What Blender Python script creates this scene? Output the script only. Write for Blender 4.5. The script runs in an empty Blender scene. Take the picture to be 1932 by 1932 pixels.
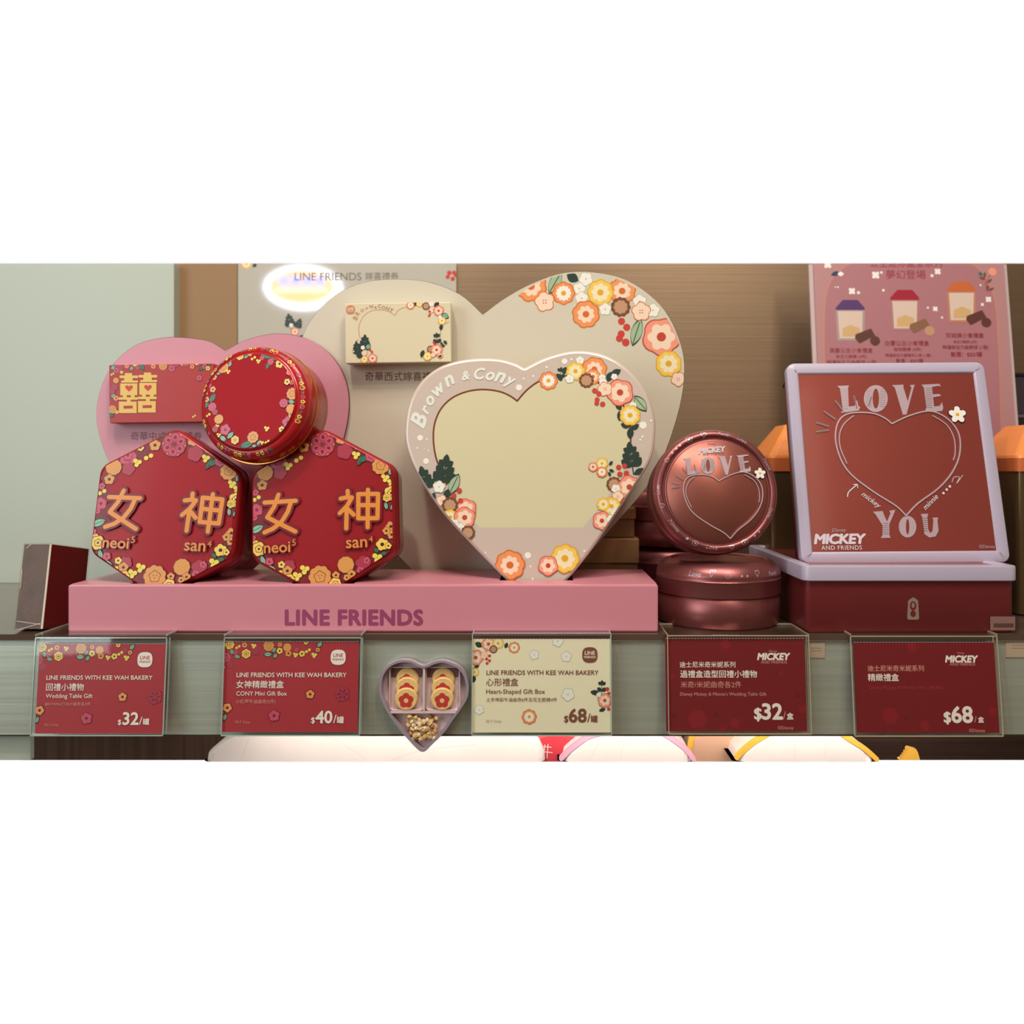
import bpy, bmesh, math, random
from mathutils import Vector, Matrix
from mathutils.geometry import tessellate_polygon
R = math.radians
PI = math.pi
random.seed(7)
scene = bpy.context.scene
COL = scene.collection

# ------------------------------------------------------------------ camera
F, CX, CY, H = 1500.0, 1020.0, 880.0, 1.25     # focal length in px, horizon point, eye height (m)
cam_d = bpy.data.cameras.new('camera')
cam = bpy.data.objects.new('camera', cam_d)
COL.objects.link(cam)
scene.camera = cam
cam.location = (0, 0, H)
cam.rotation_euler = (R(90), 0, 0)
cam_d.sensor_width = 36.0
cam_d.lens = 36.0 * F / 1932.0
cam_d.shift_x = -(CX - 966) / 1932.0
cam_d.shift_y = -(966 - CY) / 1932.0
cam_d.clip_start = 0.01
cam_d.dof.use_dof = True
cam_d.dof.focus_distance = 0.52
cam_d.dof.aperture_fstop = 7.0

# ------------------------------------------------------------------ world, exposure
world = bpy.data.worlds.new('world')
scene.world = world
world.use_nodes = True
wb = world.node_tree.nodes['Background']
wb.inputs[0].default_value = (1, 1, 1, 1)
wb.inputs[1].default_value = 1.0
vs = scene.view_settings
vs.view_transform = 'Standard'
vs.look = 'None'
vs.gamma = 1.0
vs.exposure = 0.0
vs.use_curve_mapping = False

# ------------------------------------------------------------------ lamps of the shop
def area(name, loc, target, sx, sy, power, color):
    l = bpy.data.lights.new(name, 'AREA')
    l.shape = 'RECTANGLE'; l.size = sx; l.size_y = sy
    l.energy = power; l.color = color
    o = bpy.data.objects.new(name, l); COL.objects.link(o)
    o.location = loc
    d = Vector(target) - Vector(loc)
    o.rotation_euler = d.to_track_quat('-Z', 'Y').to_euler()
    return o
area('window_daylight', (-1.25, -0.45, 1.55), (-0.3, 0.7, 1.25), 0.9, 1.0, 12, (0.86, 0.97, 1.0))
area('ceiling_lamp', (0.05, 0.02, 2.38), (0.05, 0.55, 1.2), 0.9, 0.25, 9.5, (1.0, 0.94, 0.88))
area('ceiling_lamp', (0.45, -0.45, 2.40), (0.4, 0.6, 1.2), 0.12, 0.5, 5, (1.0, 0.86, 0.70))
area('spot_lamp', (-0.20, 0.10, 2.0), (-0.1, 0.55, 1.2), 0.05, 0.05, 2.2, (1.0, 0.85, 0.68))
area('spot_lamp', (0.20, -0.10, 2.1), (0.1, 0.6, 1.2), 0.16, 0.03, 2.0, (1.0, 0.85, 0.68))
area('aisle_lamp', (0.69, -0.92, 1.92), (0.3, 0.7, 1.3), 0.16, 0.45, 0.7, (1.0, 0.84, 0.62))
area('under_shelf_lamp', (0.05, 0.520, H - 0.158), (0.05, 0.60, H - 0.215), 0.50, 0.008, 0.26, (1.0, 0.93, 0.88))

# ------------------------------------------------------------------ materials
def lin(c):
    c = c / 255.0
    return c / 12.92 if c <= 0.04045 else ((c + 0.055) / 1.055) ** 2.4
MATS = {}
def mat(name, rgb, rough=0.5, metal=0.0, coat=0.0, grain=0.0, gscale=(1, 1, 1), bump=0.0, emit=0.0, spec=0.5, gdark=0.7):
    if name in MATS: return MATS[name]
    m = bpy.data.materials.new(name); m.use_nodes = True
    nt = m.node_tree; b = nt.nodes['Principled BSDF']
    c = (lin(rgb[0]), lin(rgb[1]), lin(rgb[2]), 1)
    b.inputs['Base Color'].default_value = c
    b.inputs['Roughness'].default_value = rough
    b.inputs['Metallic'].default_value = metal
    b.inputs['Coat Weight'].default_value = coat
    b.inputs['Coat Roughness'].default_value = 0.08
    b.inputs['Specular IOR Level'].default_value = spec
    if emit > 0:
        b.inputs['Emission Color'].default_value = c
        b.inputs['Emission Strength'].default_value = emit
    if grain > 0 or bump > 0:
        tc = nt.nodes.new('ShaderNodeTexCoord'); mp = nt.nodes.new('ShaderNodeMapping')
        mp.inputs['Scale'].default_value = gscale
        nz = nt.nodes.new('ShaderNodeTexNoise'); nz.inputs['Scale'].default_value = 1.0
        nz.inputs['Detail'].default_value = 4.0
        nt.links.new(tc.outputs['Object'], mp.inputs[0]); nt.links.new(mp.outputs[0], nz.inputs['Vector'])
        if grain > 0:
            mx = nt.nodes.new('ShaderNodeMix'); mx.data_type = 'RGBA'
            mx.inputs[6].default_value = tuple(x * (1 - grain * gdark) for x in c[:3]) + (1,)
            mx.inputs[7].default_value = tuple(min(1, x * (1 + grain * 0.5)) for x in c[:3]) + (1,)
            cr = nt.nodes.new('ShaderNodeMapRange'); cr.inputs[1].default_value = 0.3; cr.inputs[2].default_value = 0.7
            nt.links.new(nz.outputs[0], cr.inputs[0]); nt.links.new(cr.outputs[0], mx.inputs[0])
            nt.links.new(mx.outputs[2], b.inputs['Base Color'])
        if bump > 0:
            bp = nt.nodes.new('ShaderNodeBump'); bp.inputs['Strength'].default_value = bump
            bp.inputs['Distance'].default_value = 0.001
            nt.links.new(nz.outputs[0], bp.inputs['Height']); nt.links.new(bp.outputs[0], b.inputs['Normal'])
    MATS[name] = m
    return m
def clear(name, tint=(255, 255, 255), gloss=1.0, rough=0.03):
    if name in MATS: return MATS[name]
    m = bpy.data.materials.new(name); m.use_nodes = True
    nt = m.node_tree; nt.nodes.clear()
    out = nt.nodes.new('ShaderNodeOutputMaterial'); mx = nt.nodes.new('ShaderNodeMixShader')
    tr = nt.nodes.new('ShaderNodeBsdfTransparent'); gl = nt.nodes.new('ShaderNodeBsdfGlossy')
    lw = nt.nodes.new('ShaderNodeLayerWeight'); pw = nt.nodes.new('ShaderNodeMath'); pw.operation = 'POWER'; pw.inputs[1].default_value = 5.0
    nt.links.new(lw.outputs['Facing'], pw.inputs[0])
    fr = nt.nodes.new('ShaderNodeMath'); fr.operation = 'MULTIPLY_ADD'; fr.inputs[1].default_value = 0.95; fr.inputs[2].default_value = 0.022
    nt.links.new(pw.outputs[0], fr.inputs[0]); lw.inputs[0].default_value = 0.5
    mu = nt.nodes.new('ShaderNodeMath'); mu.operation = 'MULTIPLY'; mu.inputs[1].default_value = gloss
    tr.inputs[0].default_value = (lin(tint[0]), lin(tint[1]), lin(tint[2]), 1)
    gl.inputs[1].default_value = rough
    nt.links.new(fr.outputs[0], mu.inputs[0]); nt.links.new(mu.outputs[0], mx.inputs[0])
    nt.links.new(tr.outputs[0], mx.inputs[1]); nt.links.new(gl.outputs[0], mx.inputs[2])
    nt.links.new(mx.outputs[0], out.inputs[0])
    MATS[name] = m
    return m

# ------------------------------------------------------------------ object helpers
def mesh_obj(name, verts, faces, mats, parent=None, fmat=None, smooth=False, angle=35):
    me = bpy.data.meshes.new(name)
    me.from_pydata([tuple(v) for v in verts], [], faces)
    if not isinstance(mats, (list, tuple)): mats = [mats]
    for m in mats: me.materials.append(m)
    if fmat: me.polygons.foreach_set('material_index', fmat)
    if smooth:
        me.polygons.foreach_set('use_smooth', [True] * len(me.polygons))
        try: me.set_sharp_from_angle(angle=R(angle))
        except Exception: pass
        me.update()
        big = set()
        for p in me.polygons:
            if len(p.vertices) > 6: big.update(tuple(sorted(k)) for k in p.edge_keys)
        if big:
            at_ = me.attributes.get('sharp_edge') or me.attributes.new('sharp_edge', 'BOOLEAN', 'EDGE')
            for e_ in me.edges:
                if tuple(sorted(e_.vertices)) in big: at_.data[e_.index].value = True
        bm_ = bmesh.new(); bm_.from_mesh(me); bmesh.ops.recalc_face_normals(bm_, faces=bm_.faces); bm_.to_mesh(me); bm_.free()
    me.update()
    o = bpy.data.objects.new(name, me); COL.objects.link(o)
    if parent is not None: o.parent = parent
    return o
def tag(o, label=None, cat=None, group=None, kind=None):
    if label: o['label'] = label
    if cat: o['category'] = cat
    if group: o['group'] = group
    if kind: o['kind'] = kind
    return o
def W(px, py, Y): return Vector(((px - CX) / F * Y, Y, H - (py - CY) / F * Y))

class Frame:
    """a thing's own frame: x right, y away from the viewer, z up; leaned back / turned / rolled"""
    def __init__(s, px, py, Y, lean=0, yaw=0, roll=0):
        s.O = W(px, py, Y)
        s.M3 = Matrix.Rotation(R(yaw), 3, 'Z') @ Matrix.Rotation(R(-lean), 3, 'X') @ Matrix.Rotation(R(roll), 3, 'Y')
        s.inv = s.M3.transposed(); s.k = Y / F
    def uv(s, px, py, d=0.0):
        ray = Vector(((px - CX) / F, 1, -(py - CY) / F))
        n = s.M3 @ Vector((0, 1, 0)); p0 = s.O + n * d - Vector((0, 0, H))
        t = p0.dot(n) / ray.dot(n)
        l = s.inv @ (ray * t - (s.O - Vector((0, 0, H))))
        return (l.x, l.z)
    def uvs(s, pts, d=0.0): return [s.uv(x, y, d) for x, y in pts]
    def empty(s, name, label, cat, group=None):
        o = bpy.data.objects.new(name, None); COL.objects.link(o)
        o.empty_display_size = 0.02
        o.matrix_world = Matrix.Translation(s.O) @ s.M3.to_4x4()
        return tag(o, label, cat, group)

def loft(rings, cap0=True, cap1=True):
    n = len(rings[0]); v = []; f = []
    for r in rings: v += r
    for i in range(len(rings) - 1):
        for j in range(n):
            k = (j + 1) % n
            f.append((i * n + j, i * n + k, (i + 1) * n + k, (i + 1) * n + j))
    if cap0: f.append(tuple(range(n - 1, -1, -1)))
    if cap1: f.append(tuple((len(rings) - 1) * n + j for j in range(n)))
    return v, f
def area2(p): return sum(p[i][0] * p[(i + 1) % len(p)][1] - p[(i + 1) % len(p)][0] * p[i][1] for i in range(len(p))) / 2
def ccw(p): return p if area2(p) > 0 else p[::-1]
def inset(p, d):
    n = len(p); out = []
    for i in range(n):
        a, b, c = Vector(p[i - 1]), Vector(p[i]), Vector(p[(i + 1) % n])
        e1 = (b - a); e2 = (c - b)
        if e1.length < 1e-9: e1 = e2
        if e2.length < 1e-9: e2 = e1
        e1.normalize(); e2.normalize()
        t = e1 + e2
        if t.length < 1e-6: t = e1
        t.normalize(); nrm = Vector((-t.y, t.x))
        out.append(tuple(b + nrm * d))
    return out
def slab(outline, prof, cap0=True, cap1=True):
    """outline in (x,z), ccw; prof = [(inset, y)...] front to back"""
    o = ccw(outline)
    rings = [[(x, y, z) for x, z in inset(o, d)] for d, y in prof]
    v, f = loft(rings, cap0, cap1)
    return v, f
def rpoly(pts, r, seg=5):
    pts = ccw(pts); out = []; n = len(pts)
    for i in range(n):
        a, b, c = Vector(pts[i - 1]), Vector(pts[i]), Vector(pts[(i + 1) % n])
        u = (a - b).normalized(); w = (c - b).normalized()
        half = u.angle(w) / 2; t = r / math.tan(half)
        cen = b + (u + w).normalized() * (r / math.sin(half))
        p0 = b + u * t; p1 = b + w * t
        a0 = math.atan2(p0.y - cen.y, p0.x - cen.x); a1 = math.atan2(p1.y - cen.y, p1.x - cen.x)
        da = (a1 - a0 + PI) % (2 * PI) - PI
        for k in range(seg + 1):
            an = a0 + da * k / seg
            out.append((cen.x + r * math.cos(an), cen.y + r * math.sin(an)))
    return out
def rect(x0, x1, z0, z1): return [(x0, z0), (x1, z0), (x1, z1), (x0, z1)]
def smooth_path(pts, closed=True, sub=6):
    out = []; n = len(pts)
    rng = range(n if closed else n - 1)
    for i in rng:
        if closed: p = [Vector(pts[(i + k - 1) % n]) for k in range(4)]
        else: p = [Vector(pts[max(0, min(n - 1, i + k - 1))]) for k in range(4)]
        if (p[1] - p[2]).length < 1e-9: continue
        if (p[0] - p[1]).length < 1e-9: p[0] = p[1] - (p[2] - p[1]) * 0.5
        if (p[3] - p[2]).length < 1e-9: p[3] = p[2] + (p[2] - p[1]) * 0.5
        for k in range(sub):
            t = k / sub; t2 = t * t; t3 = t2 * t
            out.append(tuple(0.5 * (2 * p[1] + (p[2] - p[0]) * t + (2 * p[0] - 5 * p[1] + 4 * p[2] - p[3]) * t2 + (3 * p[1] - p[0] - 3 * p[2] + p[3]) * t3)))
    if not closed: out.append(tuple(pts[-1]))
    return out
def box(name, x0, x1, y0, y1, z0, z1, m, parent=None, bev=0.0):
    if bev > 0:
        v, f = slab(rpoly(rect(x0, x1, z0, z1), bev, 3), [(bev, y0), (bev * .3, y0 + bev * .3), (0, y0 + bev), (0, y1)])
        return mesh_obj(name, v, f, m, parent, smooth=True)
    v = [(x, y, z) for x in (x0, x1) for y in (y0, y1) for z in (z0, z1)]
    f = [(0, 1, 3, 2), (4, 6, 7, 5), (0, 4, 5, 1), (2, 3, 7, 6), (0, 2, 6, 4), (1, 5, 7, 3)]
    return mesh_obj(name, v, f, m, parent)
def lathe_y(prof, n=72, cx=0, cz=0):
    """prof = [(r, y)...] about the local y axis; first and last r may be 0"""
    rings = [[(cx + r * math.cos(2 * PI * k / n), y, cz + r * math.sin(2 * PI * k / n)) for k in range(n)] for r, y in prof]
    return loft(rings, True, True)
def lathe_z(prof, n=72, cx=0, cy=0):
    rings = [[(cx + r * math.cos(2 * PI * k / n), cy + r * math.sin(2 * PI * k / n), z) for k in range(n)] for r, z in prof]
    return loft(rings, True, True)

# ------------------------------------------------------------------ flat print and relief drawn on a face
def clip(poly, cl):
    out = poly; n = len(cl)
    for i in range(n):
        ax, az = cl[i]; bx, bz = cl[(i + 1) % n]; inp = out; out = []
        if not inp: return []
        def side(p): return (bx - ax) * (p[1] - az) - (bz - az) * (p[0] - ax)
        for j in range(len(inp)):
            p, q = inp[j - 1], inp[j]; sp, sq = side(p), side(q)
            if (sp >= 0) != (sq >= 0):
                t = sp / (sp - sq); out.append((p[0] + (q[0] - p[0]) * t, p[1] + (q[1] - p[1]) * t))
            if sq >= 0: out.append(q)
    return out
FONT = None      # Blender's own built-in face
def hull(pts):
    p = sorted(set((round(x, 7), round(z, 7)) for x, z in pts))
    def half(q):
        h = []
        for a in q:
            while len(h) > 1 and (h[-1][0] - h[-2][0]) * (a[1] - h[-2][1]) - (h[-1][1] - h[-2][1]) * (a[0] - h[-2][0]) <= 0: h.pop()
            h.append(a)
        return h[:-1]
    return half(p) + half(p[::-1])
def text_geo(body, bold=0.0, shear=0.0, space=1.0):
    cu = bpy.data.curves.new('t', 'FONT'); cu.body = body; cu.size = 1.0
    if FONT and all(ord(ch) < 256 for ch in body): cu.font = FONT
    cu.resolution_u = 3; cu.shear = shear; cu.space_character = space
    ob = bpy.data.objects.new('t', cu); COL.objects.link(ob)
    dg = bpy.context.evaluated_depsgraph_get()
    me = bpy.data.meshes.new_from_object(ob.evaluated_get(dg))
    v = [(p.co.x, p.co.y) for p in me.vertices]; f = [tuple(p.vertices) for p in me.polygons]
    bpy.data.objects.remove(ob); bpy.data.curves.remove(cu); bpy.data.meshes.remove(me)
    return v, f
TG = {}
class Art:
    def __init__(s, frame, cl=None, y=0.0, hf=None, step=0.00002):
        s.fr = frame; s.cl = ccw(cl) if cl else None; s.y = y; s.hf = hf; s.step = step
        s.v = []; s.f = []; s.m = []; s.mats = []; s.lay = 1; s.tick = 0; s.inc = 1
    def mi(s, m):
        if m not in s.mats: s.mats.append(m)
        return s.mats.index(m)
    def yy(s, x, z, up=0.0):
        b = s.hf(x, z) if s.hf else s.y
        return b - up - 2e-5 - 2.5e-6 * s.tick
    def poly(s, pts, m, up=0.0, fan=False, side=False):
        """pts in local metres"""
        if s.cl: pts = clip(pts, s.cl)
        if len(pts) < 3: return
        s.tick += s.inc
        b = len(s.v); k = s.mi(m)
        s.v += [(x, s.yy(x, z, up), z) for x, z in pts]
        n = len(pts)
        if fan and not s.cl:
            cx = sum(p[0] for p in pts) / n; cz = sum(p[1] for p in pts) / n
            s.v.append((cx, s.yy(cx, cz, up), cz))
            for i in range(n): s.f.append((b + i, b + (i + 1) % n, b + n)); s.m.append(k)
        else:
            for t in tessellate_polygon([[Vector((x, z, 0)) for x, z in pts]]):
                s.f.append(tuple(b + i for i in t)); s.m.append(k)
        if side or up > 0:
            b2 = len(s.v); s.v += [(x, s.yy(x, z, -0.0002), z) for x, z in pts]
            for i in range(n): s.f.append((b + i, b + (i + 1) % n, b2 + (i + 1) % n, b2 + i)); s.m.append(k)
    def next(s, k=1): s.lay += k
    def at(s, px, py): return s.fr.uv(px, py, s.y)
    def shape(s, px, py, fn, m, n=30, rot=0.0, up=0.0, fan=True):
        cx, cz = s.at(px, py); k = s.fr.k
        s.poly([(cx + k * fn(a)[0] * math.cos(a + rot) if False else cx + k * fn(a) * math.cos(a + rot), cz + k * fn(a) * math.sin(a + rot)) for a in [2 * PI * i / n for i in range(n)]], m, up, fan)
    def disc(s, px, py, r, m, n=14, up=0.0): s.shape(px, py, lambda a: r, m, n, 0, up)
    def petals(s, px, py, r, np_, depth, m, rot=0.0, up=0.0, n=None):
        s.shape(px, py, lambda a: r * (1 - depth + depth * abs(math.cos(a * np_ / 2)) ** 0.6), m, n or np_ * 7, rot, up)
    def stroke(s, pts, w, m, up=0.0, local=False, round_=True):
        q = [Vector(p if local else s.at(*p)) for p in pts]; hw = w * s.fr.k / 2; t0 = s.tick; cnt = 0
        for a, b in zip(q[:-1], q[1:]):
            s.tick = t0 + .35 * (cnt % 6); cnt += 1; s.inc = .35
            d = (b - a)
            if d.length < 1e-9: continue
            d.normalize(); n = Vector((-d.y, d.x)) * hw; a0 = math.atan2(n.y, n.x)
            if round_:
                pl = [(a.x + hw * math.cos(a0 + PI * i / 5), a.y + hw * math.sin(a0 + PI * i / 5)) for i in range(6)] + \
                     [(b.x + hw * math.cos(a0 + PI + PI * i / 5), b.y + hw * math.sin(a0 + PI + PI * i / 5)) for i in range(6)]
            else: pl = [tuple(a + n), tuple(a - n), tuple(b - n), tuple(b + n)]
            s.poly(pl, m, up)
        s.tick = t0 + 2.5; s.inc = 1
    def line(s, pts, w, m, closed=False, up=0.0, sub=5):
        q = smooth_path([s.at(*p) for p in pts], closed, sub)
        if closed: q.append(q[0])
        s.stroke(q, w, m, up, local=True)
    def leaf(s, px, py, L, wd, rot, m, m2=None, up=0.0):
        cx, cz = s.at(px, py); k = s.fr.k; c, sn = math.cos(R(rot)), math.sin(R(rot))
        def P(u, v): return (cx + k * (u * c - v * sn), cz + k * (u * sn + v * c))
        n = 8; pl = [P(L * (-.5 + i / n), wd / 2 * math.sin(PI * i / n) ** .8) for i in range(n)] + [P(L * (.5 - i / n), -wd / 2 * math.sin(PI * i / n) ** .8) for i in range(n)]
        if m2: 
            g = 1.0 + 3.0 / max(L, 1)
            s.poly([(cx + (x - cx) * g, cz + (z - cz) * (g + .12)) for x, z in pl], m2, up); s.next()
        s.poly(pl, m, up)
        if m2: s.next(); s.stroke([P(-L * .45, 0), P(L * .4, 0)], max(.7, wd * .08), m2, up, local=True); s.lay -= 2
    def text(s, body, x0, x1, base, m, bold=0.0, shear=0.0, rot=0.0, up=0.0, space=1.0, hs=1.0):
        """x0,x1 = left and right in photo px at the baseline (unrotated width), placed in the face's own plane"""
        key = (body, bold, shear, space)
        if key not in TG: TG[key] = text_geo(body, bold, shear, space)
        v, f = TG[key]
        if not v: return
        if bold > 0:      # heavier weight: the glyphs laid over themselves a hair apart
            o0 = s._sh if hasattr(s, '_sh') else None
            t0 = s.tick
            for i_, (du, dv) in enumerate(((0, 0), (-1, 0), (1, 0), (0, -1), (0, 1), (-.7, -.7), (.7, .7), (-.7, .7), (.7, -.7))[:(9 if bold > .02 else 5)]):
                s.tick = t0 + .4 * i_; s._sh = (du * bold, dv * bold)
                s.text(body, x0, x1, base, m, 0, shear, rot, up, space, hs)
            s._sh = None; s.tick = t0 + 5
            return
        mn = min(p[0] for p in v); mx = max(p[0] for p in v)
        k = s.fr.k; sc = (x1 - x0) * k / (mx - mn)
        cx, cz = s.at((x0 + x1) / 2, base); c, sn = math.cos(-R(rot)), math.sin(-R(rot))
        s.tick += 1
        b = len(s.v); mi = s.mi(m); mid = (mn + mx) / 2
        sh = getattr(s, '_sh', None) or (0, 0)
        P = [((x + sh[0] - mid) * sc, (z + sh[1]) * sc * hs) for x, z in v]
        P = [(cx + x * c - z * sn, cz + x * sn + z * c) for x, z in P]
        if s.cl:
            for q in f:
                w_ = clip(ccw([P[i] for i in q]), s.cl)
                if len(w_) < 3: continue
                b = len(s.v); s.v += [(x, s.yy(x, z, up), z) for x, z in w_]; s.f.append(tuple(range(b, b + len(w_)))); s.m.append(mi)
            return
        s.v += [(x, s.yy(x, z, up), z) for x, z in P]
        for q in f: s.f.append(tuple(b + i for i in q)); s.m.append(mi)
    def build(s, name, parent, label=None):
        if not s.f: return None
        o = mesh_obj(name, s.v, s.f, s.mats, parent, s.m)
        o['kind'] = 'stuff'
        if label: o['label'] = label
        return o

# print inks
def ink(name, rgb, **k):
    k.setdefault('rough', 0.35); return mat('ink_' + name, rgb, **k)
I = {
 'yellow': ink('yellow', (236, 200, 92)), 'lemon': ink('lemon', (226, 212, 90)), 'mustard': ink('mustard', (214, 150, 78)),
 'orange': ink('orange', (232, 150, 92)), 'deep_orange': ink('deep_orange', (205, 108, 50)), 'gold': ink('gold', (222, 168, 40)),
 'pink': ink('pink', (196, 78, 106)), 'rose': ink('rose', (166, 52, 72)), 'plum': ink('plum', (122, 32, 48)), 'wine': ink('wine', (118, 22, 34)),
 'red': ink('red', (196, 38, 38)), 'salmon': ink('salmon', (236, 152, 128)), 'brick': ink('brick', (190, 72, 50)), 'peach': ink('peach', (240, 214, 190)),
 'white': ink('white', (238, 234, 226)), 'cream': ink('cream', (236, 226, 190)), 'green': ink('green', (44, 118, 88)), 'mint': ink('mint', (128, 190, 160)),
 'sage': ink('sage', (160, 184, 150)), 'pine': ink('pine', (42, 62, 54)), 'brown': ink('brown', (118, 76, 54)), 'tan': ink('tan', (190, 148, 116)),
 'dark': ink('dark', (58, 26, 22)), 'berry': ink('berry', (205, 62, 60)), 'lilac': ink('lilac', (176, 128, 176)),
}
def fl(a, kind, x, y, r, up=0.0, rot=None):
    """one printed flower of a kind at photo px x,y with radius r px"""
    rt = rot if rot is not None else (x * 0.37 + y * 0.21) % 1.3
    L0 = a.lay
    def pet(r, n, d, m): a.petals(x, y, r, n, d, I[m], rt, up); a.next()
    def dot(r, m): a.disc(x, y, r, I[m], 10, up); a.next()
    if kind == 'y5': pet(r, 5, .3, 'dark'); pet(r * .88, 5, .3, 'yellow'); dot(r * .27, 'dark')
    elif kind == 'o5': pet(r, 5, .3, 'dark'); pet(r * .88, 5, .3, 'orange'); dot(r * .27, 'dark')
    elif kind == 'm5': pet(r, 5, .3, 'plum'); pet(r * .9, 5, .3, 'mustard'); dot(r * .27, 'dark')
    elif kind == 'p5': pet(r, 5, .3, 'plum'); pet(r * .88, 5, .3, 'pink'); dot(r * .25, 'plum')
    elif kind == 'r5': pet(r, 5, .25, 'plum'); pet(r * .94, 5, .25, 'rose')
    elif kind == 'yr': pet(r, 6, .22, 'dark'); pet(r * .9, 6, .22, 'yellow'); pet(r * .52, 5, .3, 'dark'); pet(r * .43, 5, .3, 'yellow'); dot(r * .16, 'dark')
    elif kind == 'mp': pet(r, 9, .16, 'plum'); pet(r * .94, 9, .16, 'mustard'); pet(r * .52, 5, .3, 'brown'); pet(r * .45, 5, .3, 'mustard'); [a.disc(x + dx * r, y + dy * r, r * .05, I['dark'], 6, up) for dx, dy in ((-.12, -.08), (.14, -.1), (0, .12))]; a.next()
    elif kind == 'pr': pet(r, 7, .2, 'plum'); pet(r * .92, 7, .2, 'pink'); pet(r * .5, 5, .3, 'plum'); pet(r * .4, 5, .3, 'pink')
    elif kind == 'or': pet(r, 8, .14, 'deep_orange'); pet(r * .91, 8, .14, 'orange'); pet(r * .62, 8, .3, 'peach'); dot(r * .24, 'deep_orange')
    elif kind == 'yl': pet(r, 8, .14, 'gold'); pet(r * .91, 8, .14, 'yellow'); pet(r * .68, 8, .3, 'cream'); dot(r * .24, 'gold')
    elif kind == 'sa': pet(r, 5, .18, 'brick'); pet(r * .93, 5, .18, 'salmon'); pet(r * .7, 6, .35, 'peach'); dot(r * .24, 'brick')
    elif kind == 'od': pet(r, 8, .16, 'deep_orange'); pet(r * .9, 8, .16, 'orange'); pet(r * .66, 12, .25, 'white'); dot(r * .22, 'gold')
    elif kind == 'bm': pet(r, 11, .16, 'brown'); pet(r * .7, 9, .2, 'tan'); dot(r * .3, 'tan')
    elif kind == 'pp': pet(r, 5, .28, 'deep_orange'); pet(r * .9, 5, .28, 'peach'); [a.disc(x + dx * r, y + dy * r, r * .07, I['brick'], 6, up) for dx, dy in ((-.12, -.12), (.12, -.12), (-.12, .12), (.12, .12))]; a.next()
    elif kind == 'wh': pet(r, 5, .28, 'sage'); pet(r * .92, 5, .28, 'white'); dot(r * .12, 'sage')
    elif kind == 'wp': pet(r, 5, .1, 'white')
    elif kind == 'wd': dot(r, 'white')
    elif kind == 'be': dot(r, 'brick'); dot(r * .75, 'berry')
    elif kind == 'b2': [a.disc(x + dx * r, y + dy * r, r * .62, I['lemon'], 9, up) for dx, dy in ((-.6, .35), (.6, -.4))]; a.next()
    elif kind == 'b3': [a.disc(x + dx * r, y + dy * r, r * .55, I['lemon'], 9, up) for dx, dy in ((-.5, -.35), (.55, -.15), (-.05, .6))]; a.next()
    elif kind == 'wn': pet(r, 7, .2, 'wine')
    elif kind == 'ck': dot(r, 'brown'); dot(r * .93, 'mustard')
    elif kind == 'ro':
        dot(r, 'plum'); dot(r * .95, 'rose')
        for k in range(6):
            an = k * PI / 3 + PI / 6; a.leaf(x + math.cos(an) * r * .58, y - math.sin(an) * r * .58, r * .6, r * .56, math.degrees(an), I['pink'], None, up)
        a.next()
        for k in range(6):
            an = k * PI / 3 + PI / 6; a.leaf(x + math.cos(an) * r * .55, y - math.sin(an) * r * .55, r * .36, r * .28, math.degrees(an), I['wine'], None, up)
        a.petals(x, y, r * .2, 5, .3, I['plum'], 0, up); a.next()
        for k in range(6):
            an = k * PI / 3; a.disc(x + math.cos(an) * r * .86, y - math.sin(an) * r * .86, r * .07, I['mustard'], 5, up)
        a.next()
def sprig(a, x, y, L, rot, m, n=3, lw=.40):
    """stem with pairs of round leaves, x,y = foot, rot in degrees (90 = upright)"""
    dx, dy = math.cos(R(rot)), -math.sin(R(rot)); mm = I[m]
    a.stroke([(x, y), (x + dx * L * .9, y + dy * L * .9)], L * .035, mm)
    for k in range(n):
        t = .25 + .5 * k / max(1, n - 1) if n > 1 else .4
        for sgn in (-1, 1):
            an = rot + sgn * 50; l = L * lw * (1.1 - .2 * k)
            a.leaf(x + dx * L * t + math.cos(R(an)) * l * .55, y + dy * L * t - math.sin(R(an)) * l * .55, l, l * .74, an, mm)
    a.leaf(x + dx * L * .95, y + dy * L * .95, L * lw, L * lw * .55, rot, mm)
    a.next()
def crop(sx, ox, oy):
    def c(x, y): return (ox + x * sx, oy + y * sx)
    c.s = sx
    return c
def flowers(a, c, items, up=0.0):
    for it in items:
        k = it[0]
        if k == 'leaf':
            _, x, y, L, wd, rot, m = it[:7]; px, py = c(x, y)
            a.leaf(px, py, L * c.s, wd * c.s, rot, I[m], I['dark'] if m in ('mint', 'green') else (I['pine'] if m == 'sage' else None), up); a.next(2)
        elif k == 'sprig':
            _, x, y, L, rot, m, n = it; px, py = c(x, y); sprig(a, px, py, L * c.s, rot, m, n)
        else:
            px, py = c(it[1], it[2]); fl(a, k, px, py, it[3] * c.s, up)
        if a.lay > 24: a.lay = 4 + (a.lay % 3)

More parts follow.
